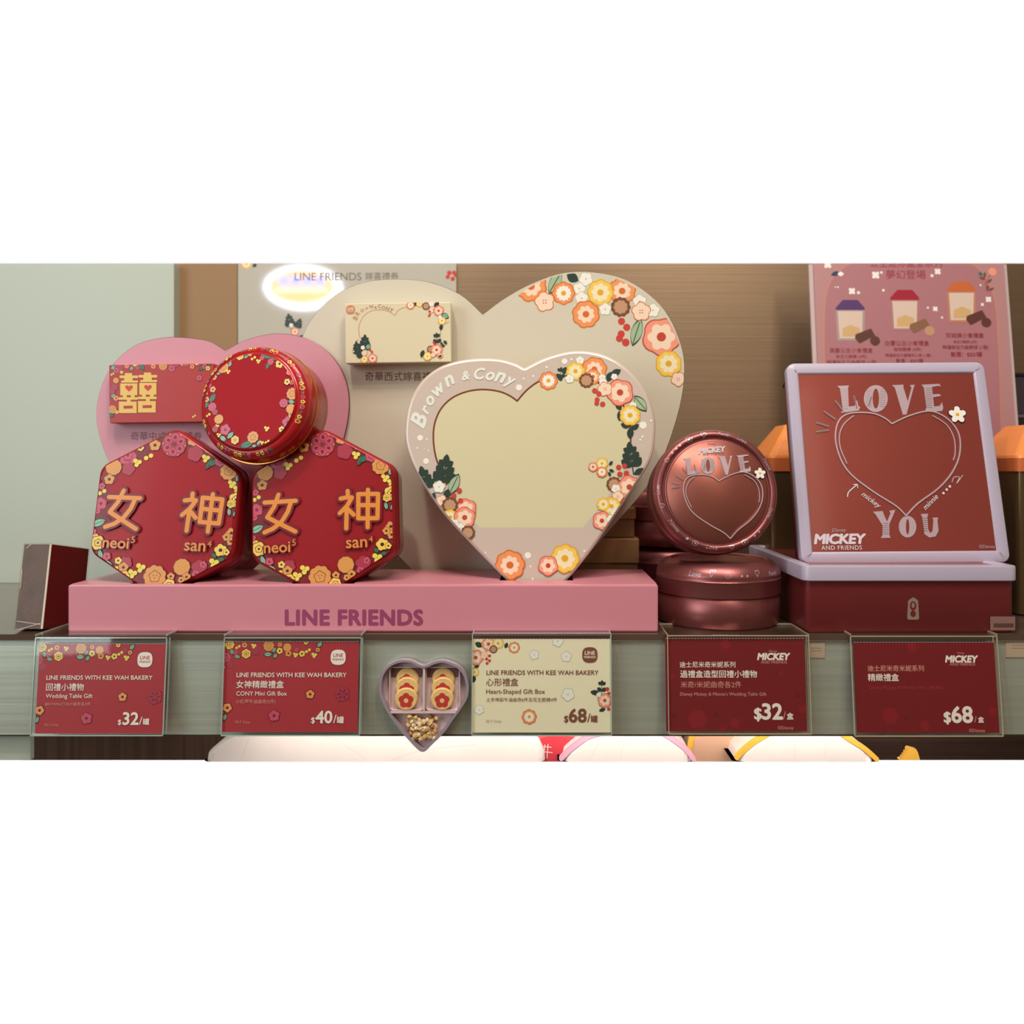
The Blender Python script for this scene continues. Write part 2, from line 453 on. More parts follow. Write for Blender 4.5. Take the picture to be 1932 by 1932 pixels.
# ================================================================== SETTING
WALL_Y = 0.74
SH = H - 320 / 1500 * 0.50      # shelf top height (y px 1200 at 0.50 m)
def wall_panel(name, x0, x1, y0, y1, Y, th, m, kind='structure'):
    a = W(x0, y1, Y); b = W(x1, y0, Y)
    return tag(box(name, a.x, b.x, Y, Y + th, a.z, b.z, m), kind=kind)
m_pale = mat('pale_green_panel', (176, 186, 172), rough=0.28, spec=0.4)
m_taupe = mat('brown_strip', (150, 118, 82), rough=0.6)
m_metal = mat('brushed_bronze_wall', (152, 130, 106), rough=0.34, metal=0.7, grain=0.12, gscale=(6, 6, 900), bump=0.1)
zsh = SH + 0.0
def wall_to_shelf(name, x0, x1, Y, th, m):
    a = W(x0, 497, Y); b = W(x1, 497, Y)
    return tag(box(name, a.x, b.x, Y, Y + th, SH, a.z, m), kind='structure')
wall_to_shelf('wall_left', -260, 328, WALL_Y - 0.012, 0.03, m_pale)
wall_to_shelf('trim_1', 322, 452, WALL_Y, 0.02, m_taupe)
wall_to_shelf('wall_back', 448, 2200, WALL_Y, 0.02, m_metal)
m_metal.node_tree.nodes['Principled BSDF'].inputs['Anisotropic'].default_value = 0.6
m_metal.node_tree.nodes['Principled BSDF'].inputs['Anisotropic Rotation'].default_value = 0.25
# the rest of the shop, behind and beside the camera
m_room = mat('shop_plaster', (150, 132, 112), rough=0.8)
m_ceil = mat('shop_ceiling', (176, 160, 140), rough=0.8)
m_floor = mat('shop_floor', (120, 100, 82), rough=0.4, grain=0.2, gscale=(3, 3, 3))
tag(box('floor', -1.4, 1.4, -1.3, 1.1, -0.04, 0.0, m_floor), kind='structure')
tag(box('ceiling', -1.4, 1.4, -1.3, 1.1, 2.5, 2.54, m_ceil), kind='structure')
tag(box('wall_front', -1.4, 1.4, -1.34, -1.3, 0.0, 2.5, m_room), kind='structure')
tag(box('wall_right', 1.4, 1.44, -1.3, 1.1, 0.0, 2.5, m_room), kind='structure')
tag(box('wall_side', -1.44, -1.4, -1.3, 1.1, 0.0, 2.5, m_room), kind='structure')
# shelf
fr = Frame(CX, 1200, 0.505)
sh = bpy.data.objects.new('display_shelf', None); COL.objects.link(sh); sh.location = (0, 0.507, SH)
tag(sh, 'long shelf with dark glossy top and brushed metal fascia carrying the gift tins', 'shelf')
m_shtop = mat('dark_glossy_shelf', (120, 100, 88), rough=0.1, metal=0.6)
m_fascia = mat('brushed_steel_fascia', (196, 206, 192), rough=0.35, metal=0.6, grain=0.14, gscale=(4, 4, 300), bump=0.1)
xL, xR = -0.62, 0.62
zf0 = (H - (1388 - CY) / F * 0.507) - SH; zf1 = (H - (1207 - CY) / F * 0.507) - SH
box('shelf_board', xL, xR, -0.001, 0.245, zf1, -0.0002, m_shtop, sh)
box('fascia', xL, xR, 0.0, 0.006, zf0, zf1, m_fascia, sh)
box('fascia_edge', xL, xR, -0.0012, -0.0001, zf1 - 0.0008, zf1 - 0.0001, mat('bright_steel_edge', (200, 200, 190), 0.2, 0.9), sh)
box('bottom_edge', xL, xR, -0.0008, 0.0, zf0, zf0 + 0.0009, mat('dark_steel_edge', (96, 84, 76), 0.3, 0.8), sh)
# below the shelf
m_wood = mat('dark_brown_veneer', (96, 70, 56), rough=0.35, grain=0.5, gscale=(260, 4, 4), bump=0.2)
m_woodh = mat('dark_brown_veneer_across', (70, 50, 42), rough=0.4, grain=0.5, gscale=(5, 4, 260), bump=0.2)
def low(name, x0, x1, Y, th, m, ytop=1380):
    a = W(x0, 1434, Y); b = W(x1, ytop, Y)
    return tag(box(name, a.x, b.x, Y, Y + th, a.z, b.z, m), kind='structure')
low('wall_lower', 40, 900, 0.600, 0.01, m_wood)
low('wall_lower', 900, 2200, 0.600, 0.01, m_woodh)
low('trim_2', -200, 57, 0.512, 0.004, m_pale, 1384)
# ================================================================== PINK PODIUM with slots in its top
PT = H - (1103 - CY) / F * 0.512        # podium top height
PY0, PY1 = 0.512, 0.588
px0 = (128 - CX) / F * PY0; px1 = (1242 - CX) / F * PY0
m_pink = mat('pink_lacquered_board', (208, 136, 150), rough=0.38, spec=0.4, coat=0.2)
pod = bpy.data.objects.new('display_podium', None); COL.objects.link(pod); pod.location = (0, PY0, SH)
tag(pod, 'long low pink podium holding the hexagonal and heart tins, purple capitals on its front', 'podium')
ph = PT - SH
def pX(px, Y=0.52): return (px - CX) / F * Y
slots = [(pX(246, .518), pX(366, .518), .0045, .046), (pX(550, .518), pX(668, .518), .0045, .046), (pX(942, .53), pX(1082, .53), .0190, .053)]
v, f = slab(rpoly(rect(px0, px1, 0, ph), 0.0015, 3), [(0.0012, 0), (0.0003, 0.0003), (0, 0.0012), (0, 0.004)], True, False)
mesh_obj('front_panel', v, f, m_pink, pod, smooth=True)
# top board as a grid of boxes round the slots
bm = bmesh.new()
def bmbox(bm, x0, x1, y0, y1, z0, z1):
    vs_ = [bm.verts.new((x, y, z)) for x in (x0, x1) for y in (y0, y1) for z in (z0, z1)]
    for q in [(0, 1, 3, 2), (4, 6, 7, 5), (0, 4, 5, 1), (2, 3, 7, 6), (0, 2, 6, 4), (1, 5, 7, 3)]: bm.faces.new([vs_[i] for i in q])
xs = [px0 + .0005]
for s_ in slots: xs += [s_[0], s_[1]]
xs.append(px1 - .0005)
for i in range(len(xs) - 1):
    if i % 2 == 0: bmbox(bm, xs[i], xs[i + 1], .004, PY1 - PY0, ph - .003, ph)
    else:
        s_ = slots[i // 2]
        bmbox(bm, xs[i], xs[i + 1], .004, s_[2], ph - .003, ph); bmbox(bm, xs[i], xs[i + 1], s_[3], PY1 - PY0, ph - .003, ph)
me = bpy.data.meshes.new('top_panel'); bm.to_mesh(me); bm.free(); me.materials.append(m_pink)
o = bpy.data.objects.new('top_panel', me); COL.objects.link(o); o.parent = pod
box('side_panel', px0, px0 + .003, .004, PY1 - PY0, 0, ph - .003, m_pink, pod)
box('side_panel', px1 - .003, px1, .004, PY1 - PY0, 0, ph - .003, m_pink, pod)
box('back_panel', px0 + .003, px1 - .003, PY1 - PY0 - .003, PY1 - PY0, 0, ph - .003, m_pink, pod)
fp = Frame(CX, 1193, PY0); fp.O = Vector((0, PY0, SH))
a = Art(fp); a.text('LINE FRIENDS', 539, 797, 1179, mat('purple_vinyl', (152, 66, 104), 0.4), bold=0.048, space=1.08, hs=1.0); a.build('lettering', pod)

# ================================================================== HEART BOARDS behind the podium
def zl(fr, z): return z
fr = Frame(935, 1074, 0.5925)
BB = SH + .0005
pts = [(911, 594), (911, 594), (868, 556), (810, 533), (745, 527), (680, 535), (625, 563), (580, 615), (560, 680), (560, 745), (580, 820), (640, 920), (740, 1035), (800, 1098)]
ptsr = [(1062, 1098), (1150, 1000), (1232, 900), (1276, 790), (1291, 700), (1279, 635), (1245, 575), (1185, 530), (1120, 514), (1060, 516), (1000, 537), (950, 565)]
o_ = smooth_path([fr.uv(*p) for p in pts], False, 5) + smooth_path([fr.uv(*p) for p in ptsr + [pts[0]]], False, 5)[:-1]
cb = fr.empty('heart_board', 'large cream heart-shaped board with a floral corner behind the heart tin', 'board')
m_board = mat('cream_board', (206, 200, 182), rough=0.35, coat=0.15)
zmin = PT + 0.0003 - fr.O.z
zmin = -0.012
o_ = [(x, max(z, zmin)) for x, z in o_]
v, f = slab(o_, [(0, 0), (0, .004)]); mesh_obj('board', v, f, [m_board], cb)
v, f = slab(o_, [(-.0003, .0005), (-.0003, .0037)], False, False); mesh_obj('edge_band', v, f, mat('board_edge_brown', (150, 120, 90), .5), cb)
lobe = [p for p in ccw(o_) if p[0] > fr.uv(905, 700)[0] and p[1] > fr.uv(900, 860)[1]]
# convex clip region: right lobe ring
lobe = [fr.uv(1098 + 192 * math.cos(t), 707 - 192 * math.sin(t)) for t in [2 * PI * i / 60 for i in range(60)]]
a = Art(fr, cl=lobe)
c = crop(.2277, 880, 490)
flowers(a, c, [('leaf', 735, 190, 190, 90, 60, 'sage'), ('leaf', 880, 150, 110, 80, -30, 'pine'), ('or', 535, 220, 135), ('wh', 990, 160, 60), ('wh', 935, 240, 55), ('wh', 955, 320, 58),
 ('od', 805, 278, 98), ('pp', 648, 348, 88), ('or', 1290, 260, 118), ('yl', 1110, 272, 112), ('or', 990, 452, 118), ('wh', 1150, 410, 55), ('bm', 1278, 392, 84), ('wh', 1435, 345, 60), ('wh', 1545, 420, 60),
 ('leaf', 1410, 600, 210, 90, 72, 'sage'), ('pp', 1448, 430, 84), ('be', 1285, 510, 30), ('be', 1328, 560, 30), ('be', 1282, 615, 30), ('be', 1268, 652, 30), ('be', 1320, 685, 32),
 ('sa', 1615, 640, 165), ('yl', 1675, 862, 112), ('pp', 1755, 990, 64)])
a.build('floral_print', cb)
a = Art(fr); a.text('奇華西式嫁喜禮券', 689, 832, 717, I['brown'], bold=0.012); a.build('lettering', cb)
# pink heart board
fr = Frame(425, 1074, 0.589)
pts = [(425, 662), (425, 662), (395, 645), (355, 638), (305, 638), (250, 655), (205, 700), (183, 765), (190, 830), (225, 905), (290, 985), (360, 1062), (392, 1098)]
ptsr = [(450, 1098), (500, 1050), (570, 975), (625, 890), (654, 800), (655, 730), (628, 675), (580, 640), (525, 630), (470, 640)]
o_ = smooth_path([fr.uv(*p) for p in pts], False, 5) + smooth_path([fr.uv(*p) for p in ptsr + [pts[0]]], False, 5)[:-1]
pb = fr.empty('heart_board', 'pink heart-shaped board behind the two red hexagonal tins', 'board')
m_pboard = mat('pink_board', (206, 142, 158), rough=0.4)
o_ = [(x, max(z, -0.012)) for x, z in o_]
v, f = slab(o_, [(0, 0), (0, .003)]); mesh_obj('board', v, f, m_pboard, pb)
v, f = slab(o_, [(-.0003, .0004), (-.0003, .0027)], False, False); mesh_obj('edge_band', v, f, mat('board_edge_maroon', (112, 60, 66), .5), pb)
a = Art(fr); a.text('奇華中式嫁喜禮券', 247, 381, 829, I['plum'], bold=0.012); a.build('lettering', pb)

# ================================================================== VOUCHER BOXES
def voucher(name, label, corners, Yf, th, m):
    (x0, y0), (x1, y1) = corners
    fr = Frame((x0 + x1) / 2, y1, Yf, lean=0, roll=-0.8)
    e = fr.empty(name, label, 'box', 'voucher boxes on the heart boards')
    L, Bz = fr.uv(x0, y1); Rr, Tz = fr.uv(x1, y0); w = (Rr - L) / 2; cx = (Rr + L) / 2
    box('carton', cx - w, cx + w, 0, th, 0, Tz, m, e, bev=.0004)
    return fr, e, (cx - w, cx + w, 0, Tz)
m_vred = mat('red_carton', (172, 44, 44), .4); m_vcream = mat('cream_carton', (216, 207, 176), .4)
fr, e, b = voucher('voucher_box', 'flat red voucher box with gold double-happiness sign on the pink board', ((207, 686), (403, 797)), .579, .0095, m_vred)
a = Art(fr, cl=rect(*b)); c = crop(.2484, 0, 490)
flowers(a, c, [('leaf', 880, 800, 60, 40, 30, 'green'), ('r5', 900, 830, 40), ('p5', 883, 838, 24), ('leaf', 858, 820, 40, 22, 60, 'mint'), ('o5', 963, 808, 20), ('leaf', 1000, 825, 40, 20, 50, 'mint'), ('p5', 1045, 812, 24), ('y5', 1025, 792, 22), ('leaf', 1078, 815, 55, 30, -50, 'green'),
 ('o5', 1165, 810, 22), ('mp', 1238, 808, 34), ('p5', 1305, 825, 30), ('r5', 1340, 795, 26), ('o5', 1385, 790, 20), ('p5', 1412, 788, 26), ('o5', 1460, 812, 20), ('y5', 1495, 785, 20), ('leaf', 1535, 820, 50, 30, 40, 'green'), ('p5', 1555, 810, 22), ('y5', 1580, 825, 20), ('leaf', 1590, 785, 40, 25, 20, 'green'),
 ('ck', 882, 918, 24), ('b3', 925, 855, 12), ('b2', 855, 870, 12), ('leaf', 862, 1035, 44, 24, 20, 'mint'), ('r5', 870, 970, 28), ('o5', 882, 1052, 24), ('mp', 855, 1138, 34), ('leaf', 845, 1180, 40, 22, -30, 'green'), ('y5', 890, 1158, 16), ('r5', 850, 1000, 28),
 ('p5', 1515, 898, 26), ('b2', 1475, 1190, 12)])
gold = mat('matt_gold_print', (226, 190, 92), .35)
a.next(2)
for k in (0, 1):
    ox = 905 + k * 145
    def q(x0, x1, y0, y1, mm=gold): a.poly([a.at(*c(ox + x, y - k * 4)) for x, y in ((x0, y1), (x1, y1), (x1, y0), (x0, y0))], mm)
    q(5, 145, 880, 900); q(45, 100, 862, 880); q(40, 105, 900, 918); q(18, 145, 918, 934)
    q(10, 140, 940, 1030); q(30, 60, 1030, 1045); q(90, 120, 1030, 1045); q(-2, 142, 1045, 1064); q(0, 135, 1078, 1165)
    q(60, 90, 1064, 1078)
a.next()
for k in (0, 1):
    hx, hy = c(982 + k * 144, 975 - 3 * k)
    a.poly([a.at(hx + 1.05 * 7 * (16 * math.sin(t) ** 3) / 16, hy - 7 * (13 * math.cos(t) - 5 * math.cos(2 * t) - 2 * math.cos(3 * t) - math.cos(4 * t)) / 16) for t in [-2 * PI * i / 24 for i in range(24)]], I['red'])
    q2 = [a.at(*c(x + k * 145, y - k * 4)) for x, y in ((940, 1132), (1010, 1130), (1010, 1108), (940, 1110))]
    a.poly(q2, m_vred)
a.build('print', e)
fr, e, b = voucher('voucher_box', 'flat cream voucher box with fine heart outline mounted on the large cream board', ((652, 570), (850, 684)), .5795, .0105, m_vcream)
a = Art(fr, cl=rect(*b)); c = crop(.2381, 440, 490)
hl = mat('thin_bronze_line', (176, 130, 84), .35)
a.line([c(*p) for p in [(1005, 620), (995, 560), (1005, 500), (1040, 440), (1100, 405), (1170, 398), (1230, 410), (1282, 442)]], 1.1, hl)
a.line([c(*p) for p in [(1282, 442), (1310, 400), (1370, 375)]], 1.1, hl)
a.line([c(*p) for p in [(1645, 560), (1640, 620)]], 1.1, hl)
a.next()
word = 'BROWN&CONY'; angs = [(985, 458, -62), (1000, 425, -52), (1030, 400, -40), (1062, 382, -26), (1098, 372, -12), (1130, 376, -4), (1160, 370, 0), (1190, 378, 8), (1220, 388, 16), (1248, 400, 24)]
for ch, (x, y, r_) in zip(word, angs):
    px, py = c(x, y); w_ = 6 if ch != '&' else 4; a.text(ch, px - w_ / 2, px + w_ / 2, py + 3, hl, bold=.02, rot=r_)
px, py = c(930, 397); a.petals(px, py, 9, 4, .08, mat('ink_terracotta', (196, 132, 96), .4), .78); a.next(); a.text('LINE', px - 5.5, px + 5.5, py, I['cream'], bold=.02); a.text('FRIENDS', px - 6, px + 6, py + 3.5, I['cream'])
flowers(a, c, [('leaf', 1440, 350, 50, 35, 20, 'pine'), ('od', 1405, 362, 34), ('yl', 1475, 350, 26), ('bm', 1528, 368, 32), ('leaf', 1612, 355, 50, 35, 40, 'pine'), ('wh', 1570, 352, 22), ('pp', 1580, 395, 26), ('sa', 1628, 405, 44), ('be', 1555, 410, 9), ('be', 1560, 432, 9), ('be', 1552, 445, 9),
 ('leaf', 1680, 445, 55, 32, -30, 'mint'), ('yl', 1655, 485, 34), ('wh', 1640, 455, 16), ('leaf', 1648, 535, 50, 30, 80, 'pine'), ('pp', 1698, 490, 10),
 ('sprig', 995, 770, 110, 100, 'pine', 3), ('sprig', 1040, 740, 130, 88, 'pine', 3), ('wh', 1028, 697, 18), ('leaf', 1070, 690, 45, 30, 60, 'mint'), ('pp', 1040, 740, 24), ('be', 1085, 715, 9), ('be', 1100, 730, 9), ('yl', 1040, 790, 30), ('sa', 1105, 782, 38), ('leaf', 1000, 760, 60, 40, -30, 'pine'),
 ('sprig', 1620, 680, 90, 95, 'pine', 2), ('sprig', 1640, 690, 60, 40, 'pine', 2), ('bm', 1565, 710, 30), ('sa', 1612, 715, 48), ('be', 1590, 655, 9), ('be', 1600, 672, 9), ('yl', 1540, 765, 36), ('leaf', 1500, 745, 60, 34, 70, 'pine'), ('pp', 1585, 755, 20), ('sa', 1640, 760, 22), ('leaf', 1640, 765, 30, 20, 30, 'pine'),
 ('pp', 955, 728, 8), ('pp', 982, 632, 8)])
a.build('print', e)

# ================================================================== POSTERS ON THE BACK WALL
fr = Frame(655, 497, WALL_Y - .0035)
e = fr.empty('wall_poster', 'glossy pale grey poster with dark heading, half hidden behind the boards', 'poster')
x0, z1 = fr.uv(449, 497); x1, z0 = fr.uv(861, 900)
m_post = mat('glossy_grey_poster', (192, 190, 178), rough=0.05, spec=1.0, coat=1.0)
m_post.node_tree.nodes['Principled BSDF'].inputs['Coat Roughness'].default_value = 0.02
box('sheet', x0, x1, 0, .003, z0, z1 - .0002, m_post, e)
a = Art(fr, cl=rect(x0, x1, z0, z1 - .0002)); c = crop(.2381, 440, 490)
tx = mat('ink_grey_green', (112, 104, 90), .4)
a.text('LINE FRIENDS', 556, 682, 529, tx, bold=.004); a.text('嫁喜禮券', 689, 752, 527, tx, bold=.004)
flowers(a, c, [('yl', 105, 30, 45), ('leaf', 170, 45, 40, 30, 30, 'pine'), ('be', 1712, 105, 19), ('be', 1750, 103, 17), ('be', 1700, 137, 17), ('be', 1740, 152, 18), ('be', 1762, 125, 14),
 ('sprig', 460, 560, 120, 100, 'pine', 3), ('sprig', 500, 560, 90, 70, 'pine', 3), ('wh', 460, 520, 18), ('sa', 490, 570, 34), ('leaf', 560, 605, 80, 20, 0, 'pine')])
a.build('print', e)
# pink poster, right
fr = Frame(1725, 620, .68, lean=7)
e = fr.empty('poster_panel', 'pink poster in clear acrylic showing three house-shaped snack tins', 'poster')
q = [fr.uv(1535, 497), fr.uv(1892, 497), fr.uv(1914, 880), fr.uv(1541, 880)]
q = [(fr.uv(1535, 497)[0], q[3][1]), (fr.uv(1893, 497)[0], q[2][1]), (fr.uv(1893, 497)[0], q[1][1]), (fr.uv(1535, 497)[0], q[0][1])]
m_ppost = mat('pink_poster_paper', (180, 134, 136), rough=.3, coat=.4)
v, f = slab(q, [(0, 0), (0, .002)]); mesh_obj('sheet', v, f, m_ppost, e)
q2 = [(q[0][0] - .0035, q[0][1]), (q[1][0] + .004, q[1][1]), (q[2][0] + .004, q[2][1]), (q[3][0] - .0035, q[3][1])]
v, f = slab(q2, [(0, .0022), (0, .0042)]); mesh_obj('acrylic_back', v, f, mat('frosted_acrylic_edge', (196, 176, 176), .3), e)
a = Art(fr, cl=q); c = crop(.2236, 1500, 490)
m_arch = mat('ink_arch_pink', (170, 116, 124), .35); m_archl = mat('ink_arch_line', (196, 134, 106), .35); m_pt = mat('ink_poster_red', (150, 60, 74), .35)
arch = smooth_path([a.at(*c(*p)) for p in [(255, 1900), (252, 1200), (245, 600), (255, 350), (300, 180), (420, 60), (600, -20), (950, -60), (1300, -20), (1500, 40), (1600, 140), (1680, 320), (1710, 600), (1735, 1200), (1745, 1900)]], False, 4)
a.poly(arch, m_arch); a.next(); a.stroke(arch, 2.2, m_archl, local=True); a.next()
a.text('公主迷你盒全系列', 1641, 1778, 503, m_pt, bold=.014)
a.text('夢幻登場', 1672, 1747, 525, m_pt, bold=.012)
def star(x, y, r, m='white'):
    px, py = c(x, y); a.petals(px, py, r * c.s * 1.1, 4, .62, I[m], .78)
for x, y, r in ((680, 130, 34), (728, 108, 12), (1203, 100, 28), (1155, 135, 14), (480, 265, 30), (535, 278, 14), (1183, 415, 22), (1632, 335, 26), (1580, 378, 14), (1240, 488, 10), (1120, 405, 10), (745, 258, 12), (362, 232, 8), (1565, 215, 9), (275, 42, 34), (340, 230, 6), (1690, 1545, 26), (1755, 1490, 12)): star(x, y, r)
a.leaf(*c(340, 118), 18, 9, 20, mat('ink_navy', (38, 56, 96), .4)); a.leaf(*c(385, 120), 12, 9, 0, I['white'])
a.next()
sq = mat('ink_teal', (58, 110, 104), .4); a.disc(*c(1565, 120), 5, sq, 4)
for x, y, r_ in ((1600, 130, 80), (1580, 158, -20), (1640, 180, 40), (1625, 240, 75), (1655, 250, 30)): a.leaf(*c(x, y), 13, 5, r_, I['brown'])
a.line([c(1625, 270), c(1610, 200), c(1640, 140), c(1665, 110)], 1, I['brown']); a.petals(*c(1665, 102), 8, 7, .2, I['salmon']); a.next()
ht = [(340, 340, 'ink_violet', (84, 54, 108), 'ink_violet_pale', (168, 146, 150), 0), (800, 255, 'ink_crimson', (160, 34, 54), 'ink_rosewood', (172, 122, 124), 0), (1278, 185, 'ink_pumpkin', (196, 104, 58), 'ink_apricot', (186, 128, 104), 0)]
for x, y, n1, c1, n2, c2, _ in ht:
    P_ = lambda pts: [a.at(*c(x + u, y + w)) for u, w in pts]
    a.poly(P_([(15, 345), (245, 345), (250, 80), (0, 80)]), mat(n2, c2, .35)); a.next()
    a.poly(P_([(0, 85), (250, 85), (243, 62), (188, 0), (62, 0), (6, 62)]), mat(n1, c1, .35)); a.next()
    a.poly(P_([(35, 325), (225, 325), (230, 95), (20, 95)]), mat('ink_label_pale', (214, 192, 178), .35)); a.next()
    a.poly(P_([(60, 310), (205, 310), (205, 240), (130, 210), (60, 240)]), mat('ink_label_sand', (206, 170, 120), .35)); a.next()
    bw = mat('ink_wafer', (92, 54, 44), .4)
    a.poly(P_([(165, 325), (205, 368), (335, 300), (300, 240), (170, 290)]), bw if x != 800 else mat('ink_wafer_pale', (134, 96, 72), .4)); a.next()
    a.disc(*c(x + 335, y + 345 - (0 if x < 1200 else 0)), 9.5, bw if x != 800 else I['tan']); a.next()
def tt(s, x0, x1, b, bo=.008): a.text(s, c(x0, 0)[0], c(x1, 0)[0], c(0, b)[1], m_pt, bold=bo)
tt('長髮公主小食禮盒', 292, 655, 782, .012); tt('朱古力脆棒 (4件)', 345, 605, 830); tt('特濃朱古力曲奇球 (1個)', 270, 690, 880)
tt('白雪公主小食禮盒', 762, 1130, 722, .012); tt('咖啡脆棒 (4件)', 835, 1065, 770); tt('特濃朱古力蛋卷夾心球 (1個)', 762, 1145, 818); tt('售價：$50/罐', 850, 1080, 868)
tt('灰姑娘小食禮盒', 1272, 1592, 655, .012); tt('朱古力脆棒 (4件)', 1337, 1535, 703); tt('特濃朱古力曲奇球 (1個)', 1245, 1630, 752); tt('售價：$50/罐', 1312, 1577, 815, .012)
a.build('print', e)
# ================================================================== HEXAGONAL TINS
m_hex = mat('red_tin_lacquer', (152, 26, 34), rough=.38, metal=.2, coat=.08, spec=.3)
m_hexs = mat('deep_red_tin_side', (152, 24, 30), rough=.26, metal=.45, coat=.5)
m_gold = mat('gold_tin_seam', (214, 150, 70), rough=.25, metal=.9)
def hex_tin(roll, cxp, label):
    fr = Frame(cxp, 966, .5255, lean=8, roll=roll)
    e = fr.empty('hexagonal_tin', label, 'tin', 'red hexagonal gift tins')
    k = fr.k; Rr = 157.5 * k
    out = [(x, z * 1.035) for x, z in rpoly([(Rr * math.sin(PI / 3 * i), Rr * math.cos(PI / 3 * i)) for i in range(6)], .010, 8)]
    v, f = slab(out, [(.0035, 0), (.0017, .0003), (.0005, .0014), (0, .003), (0, .0125), (.0002, .0130)], True, False); mesh_obj('lid', v, f, m_hex, e, smooth=True, angle=60)
    v, f = slab(out, [(.0002, .0128), (-.0005, .0134), (-.0005, .0142), (.0004, .0148)], True, False); mesh_obj('seam', v, f, m_hexs, e, smooth=True, angle=60)
    v, f = slab(out, [(.0006, .0146), (.0006, .033), (.0016, .0345)], True, True); mesh_obj('body', v, f, m_hexs, e, smooth=True, angle=60)
    inn = inset(ccw(out), .0020)
    xi = [(x, z) for x, z in inset(ccw(out), .0035)]
    nn = [((Vector((0, 0)) + Vector((math.sin(PI / 3 * i + PI / 6), math.cos(PI / 3 * i + PI / 6))))) for i in range(6)]
    ap = Rr * math.cos(PI / 6)
    def hf(x, z):
        d = ap - max(x * n_.x + z / 1.035 * n_.y for n_ in nn)
        if d >= .0035: return 0.0
        t = 1 - max(d, 0) / .0035
        return .003 * t ** 2.2 - .0001
    # art measured on the second tin (crop) and un-rolled about its centre
    class HF:
        pass
    hfm = HF(); hfm.k = k
    phi = R(3.0)
    def uvh(px, py, d=0):
        X, Y_ = px - 609, py - 966
        X, Y_ = X * math.cos(phi) - Y_ * math.sin(phi), X * math.sin(phi) + Y_ * math.cos(phi)
        return (X * k, -Y_ * k * 1.03)
    hfm.uv = uvh
    a = Art(hfm, cl=inn, y=0)
    c = crop(.176, 460, 790)
    flowers(a, c, [('wn', x_, y_, r_) for x_, y_, r_ in ((330, 400, 95), (250, 470, 80), (560, 320, 70), (470, 400, 80), (700, 250, 90), (990, 250, 90), (1150, 320, 80), (1300, 390, 90), (1400, 480, 80), (1560, 620, 90), (1575, 900, 80), (140, 900, 90), (140, 1050, 100), (190, 1170, 90), (240, 1500, 80), (430, 1600, 90), (560, 1690, 90), (700, 1690, 90), (1050, 1700, 80), (1250, 1600, 110), (1390, 1540, 90), (1500, 1440, 90), (1590, 1260, 80), (180, 700, 90))], up=.0001)
    flowers(a, c, [('leaf', 690, 190, 180, 50, 35, 'green'), ('leaf', 830, 118, 140, 34, 0, 'green'), ('leaf', 960, 150, 110, 50, -25, 'green'),
     ('pr', 345, 470, 100), ('r5', 372, 592, 74), ('p5', 340, 450, 60), ('ck', 210, 590, 92), ('m5', 185, 720, 62), ('p5', 118, 800, 40), ('b2', 132, 862, 36), ('p5', 140, 980, 75), ('p5', 120, 1060, 36), ('leaf', 150, 1180, 150, 70, 25, 'mint'), ('p5', 110, 1275, 40),
     ('y5', 465, 358, 42), ('m5', 615, 315, 68), ('ro', 820, 288, 140), ('b2', 567, 446, 40), ('b3', 455, 515, 44),
     ('m5', 1018, 228, 66), ('m5', 1112, 228, 40), ('r5', 1062, 362, 92), ('y5', 1188, 302, 44), ('b3', 1185, 398, 42), ('leaf', 1235, 455, 120, 48, 60, 'green'), ('leaf', 1275, 440, 120, 48, 35, 'green'), ('p5', 1255, 335, 40), ('pr', 1350, 412, 68),
     ('leaf', 1430, 405, 60, 30, -30, 'green'), ('mp', 1455, 515, 100), ('leaf', 1570, 562, 105, 52, 65, 'mint'), ('b3', 1508, 640, 42), ('b3', 1570, 690, 40), ('yr', 1578, 800, 88), ('yr', 1530, 850, 50), ('leaf', 1525, 935, 80, 36, 100, 'mint'), ('leaf', 1592, 945, 70, 34, 60, 'mint'),
     ('m5', 1582, 1150, 62), ('m5', 1590, 1235, 50), ('m5', 1535, 1195, 46), ('leaf', 1432, 1395, 70, 36, -40, 'green'), ('leaf', 1515, 1428, 70, 36, 10, 'green'), ('y5', 1495, 1335, 76), ('y5', 1560, 1350, 40), ('b3', 1445, 1470, 50),
     ('yr', 150, 1345, 56), ('yr', 185, 1385, 84), ('leaf', 232, 1500, 100, 44, 110, 'mint'), ('p5', 302, 1515, 50), ('leaf', 322, 1580, 110, 44, -20, 'mint'), ('r5', 515, 1560, 70), ('y5', 432, 1545, 44), ('m5', 498, 1608, 60), ('b2', 402, 1640, 38), ('b3', 680, 1592, 48), ('b3', 605, 1660, 46), ('yr', 520, 1700, 68),
     ('mp', 845, 1668, 128), ('m5', 1014, 1652, 46), ('yr', 1010, 1742, 74), ('r5', 1300, 1535, 88), ('p5', 1335, 1500, 44), ('ck', 1115, 1545, 94), ('m5', 1180, 1640, 50), ('m5', 1130, 1675, 40), ('p5', 1270, 1600, 46)], up=.0002)
    a.build('floral_relief', e)
    # characters
    S = [[(372, 822), (330, 950), (262, 1058), (400, 1125), (570, 1205)], [(226, 905), (390, 895), (560, 885)], [(512, 890), (480, 1000), (420, 1100), (330, 1175), (240, 1215)],
         [(1112, 782), (1118, 850)], [(1040, 862), (1100, 850), (1160, 850), (1110, 940), (1035, 1015)], [(1108, 940), (1110, 1172)], [(1125, 975), (1185, 1030)],
         [(1225, 815), (1440, 812), (1440, 1065), (1235, 1068), (1228, 815)], [(1230, 930), (1440, 930)], [(1330, 768), (1338, 1160)]]
    a = Art(hfm, y=-.0011, step=.00005)
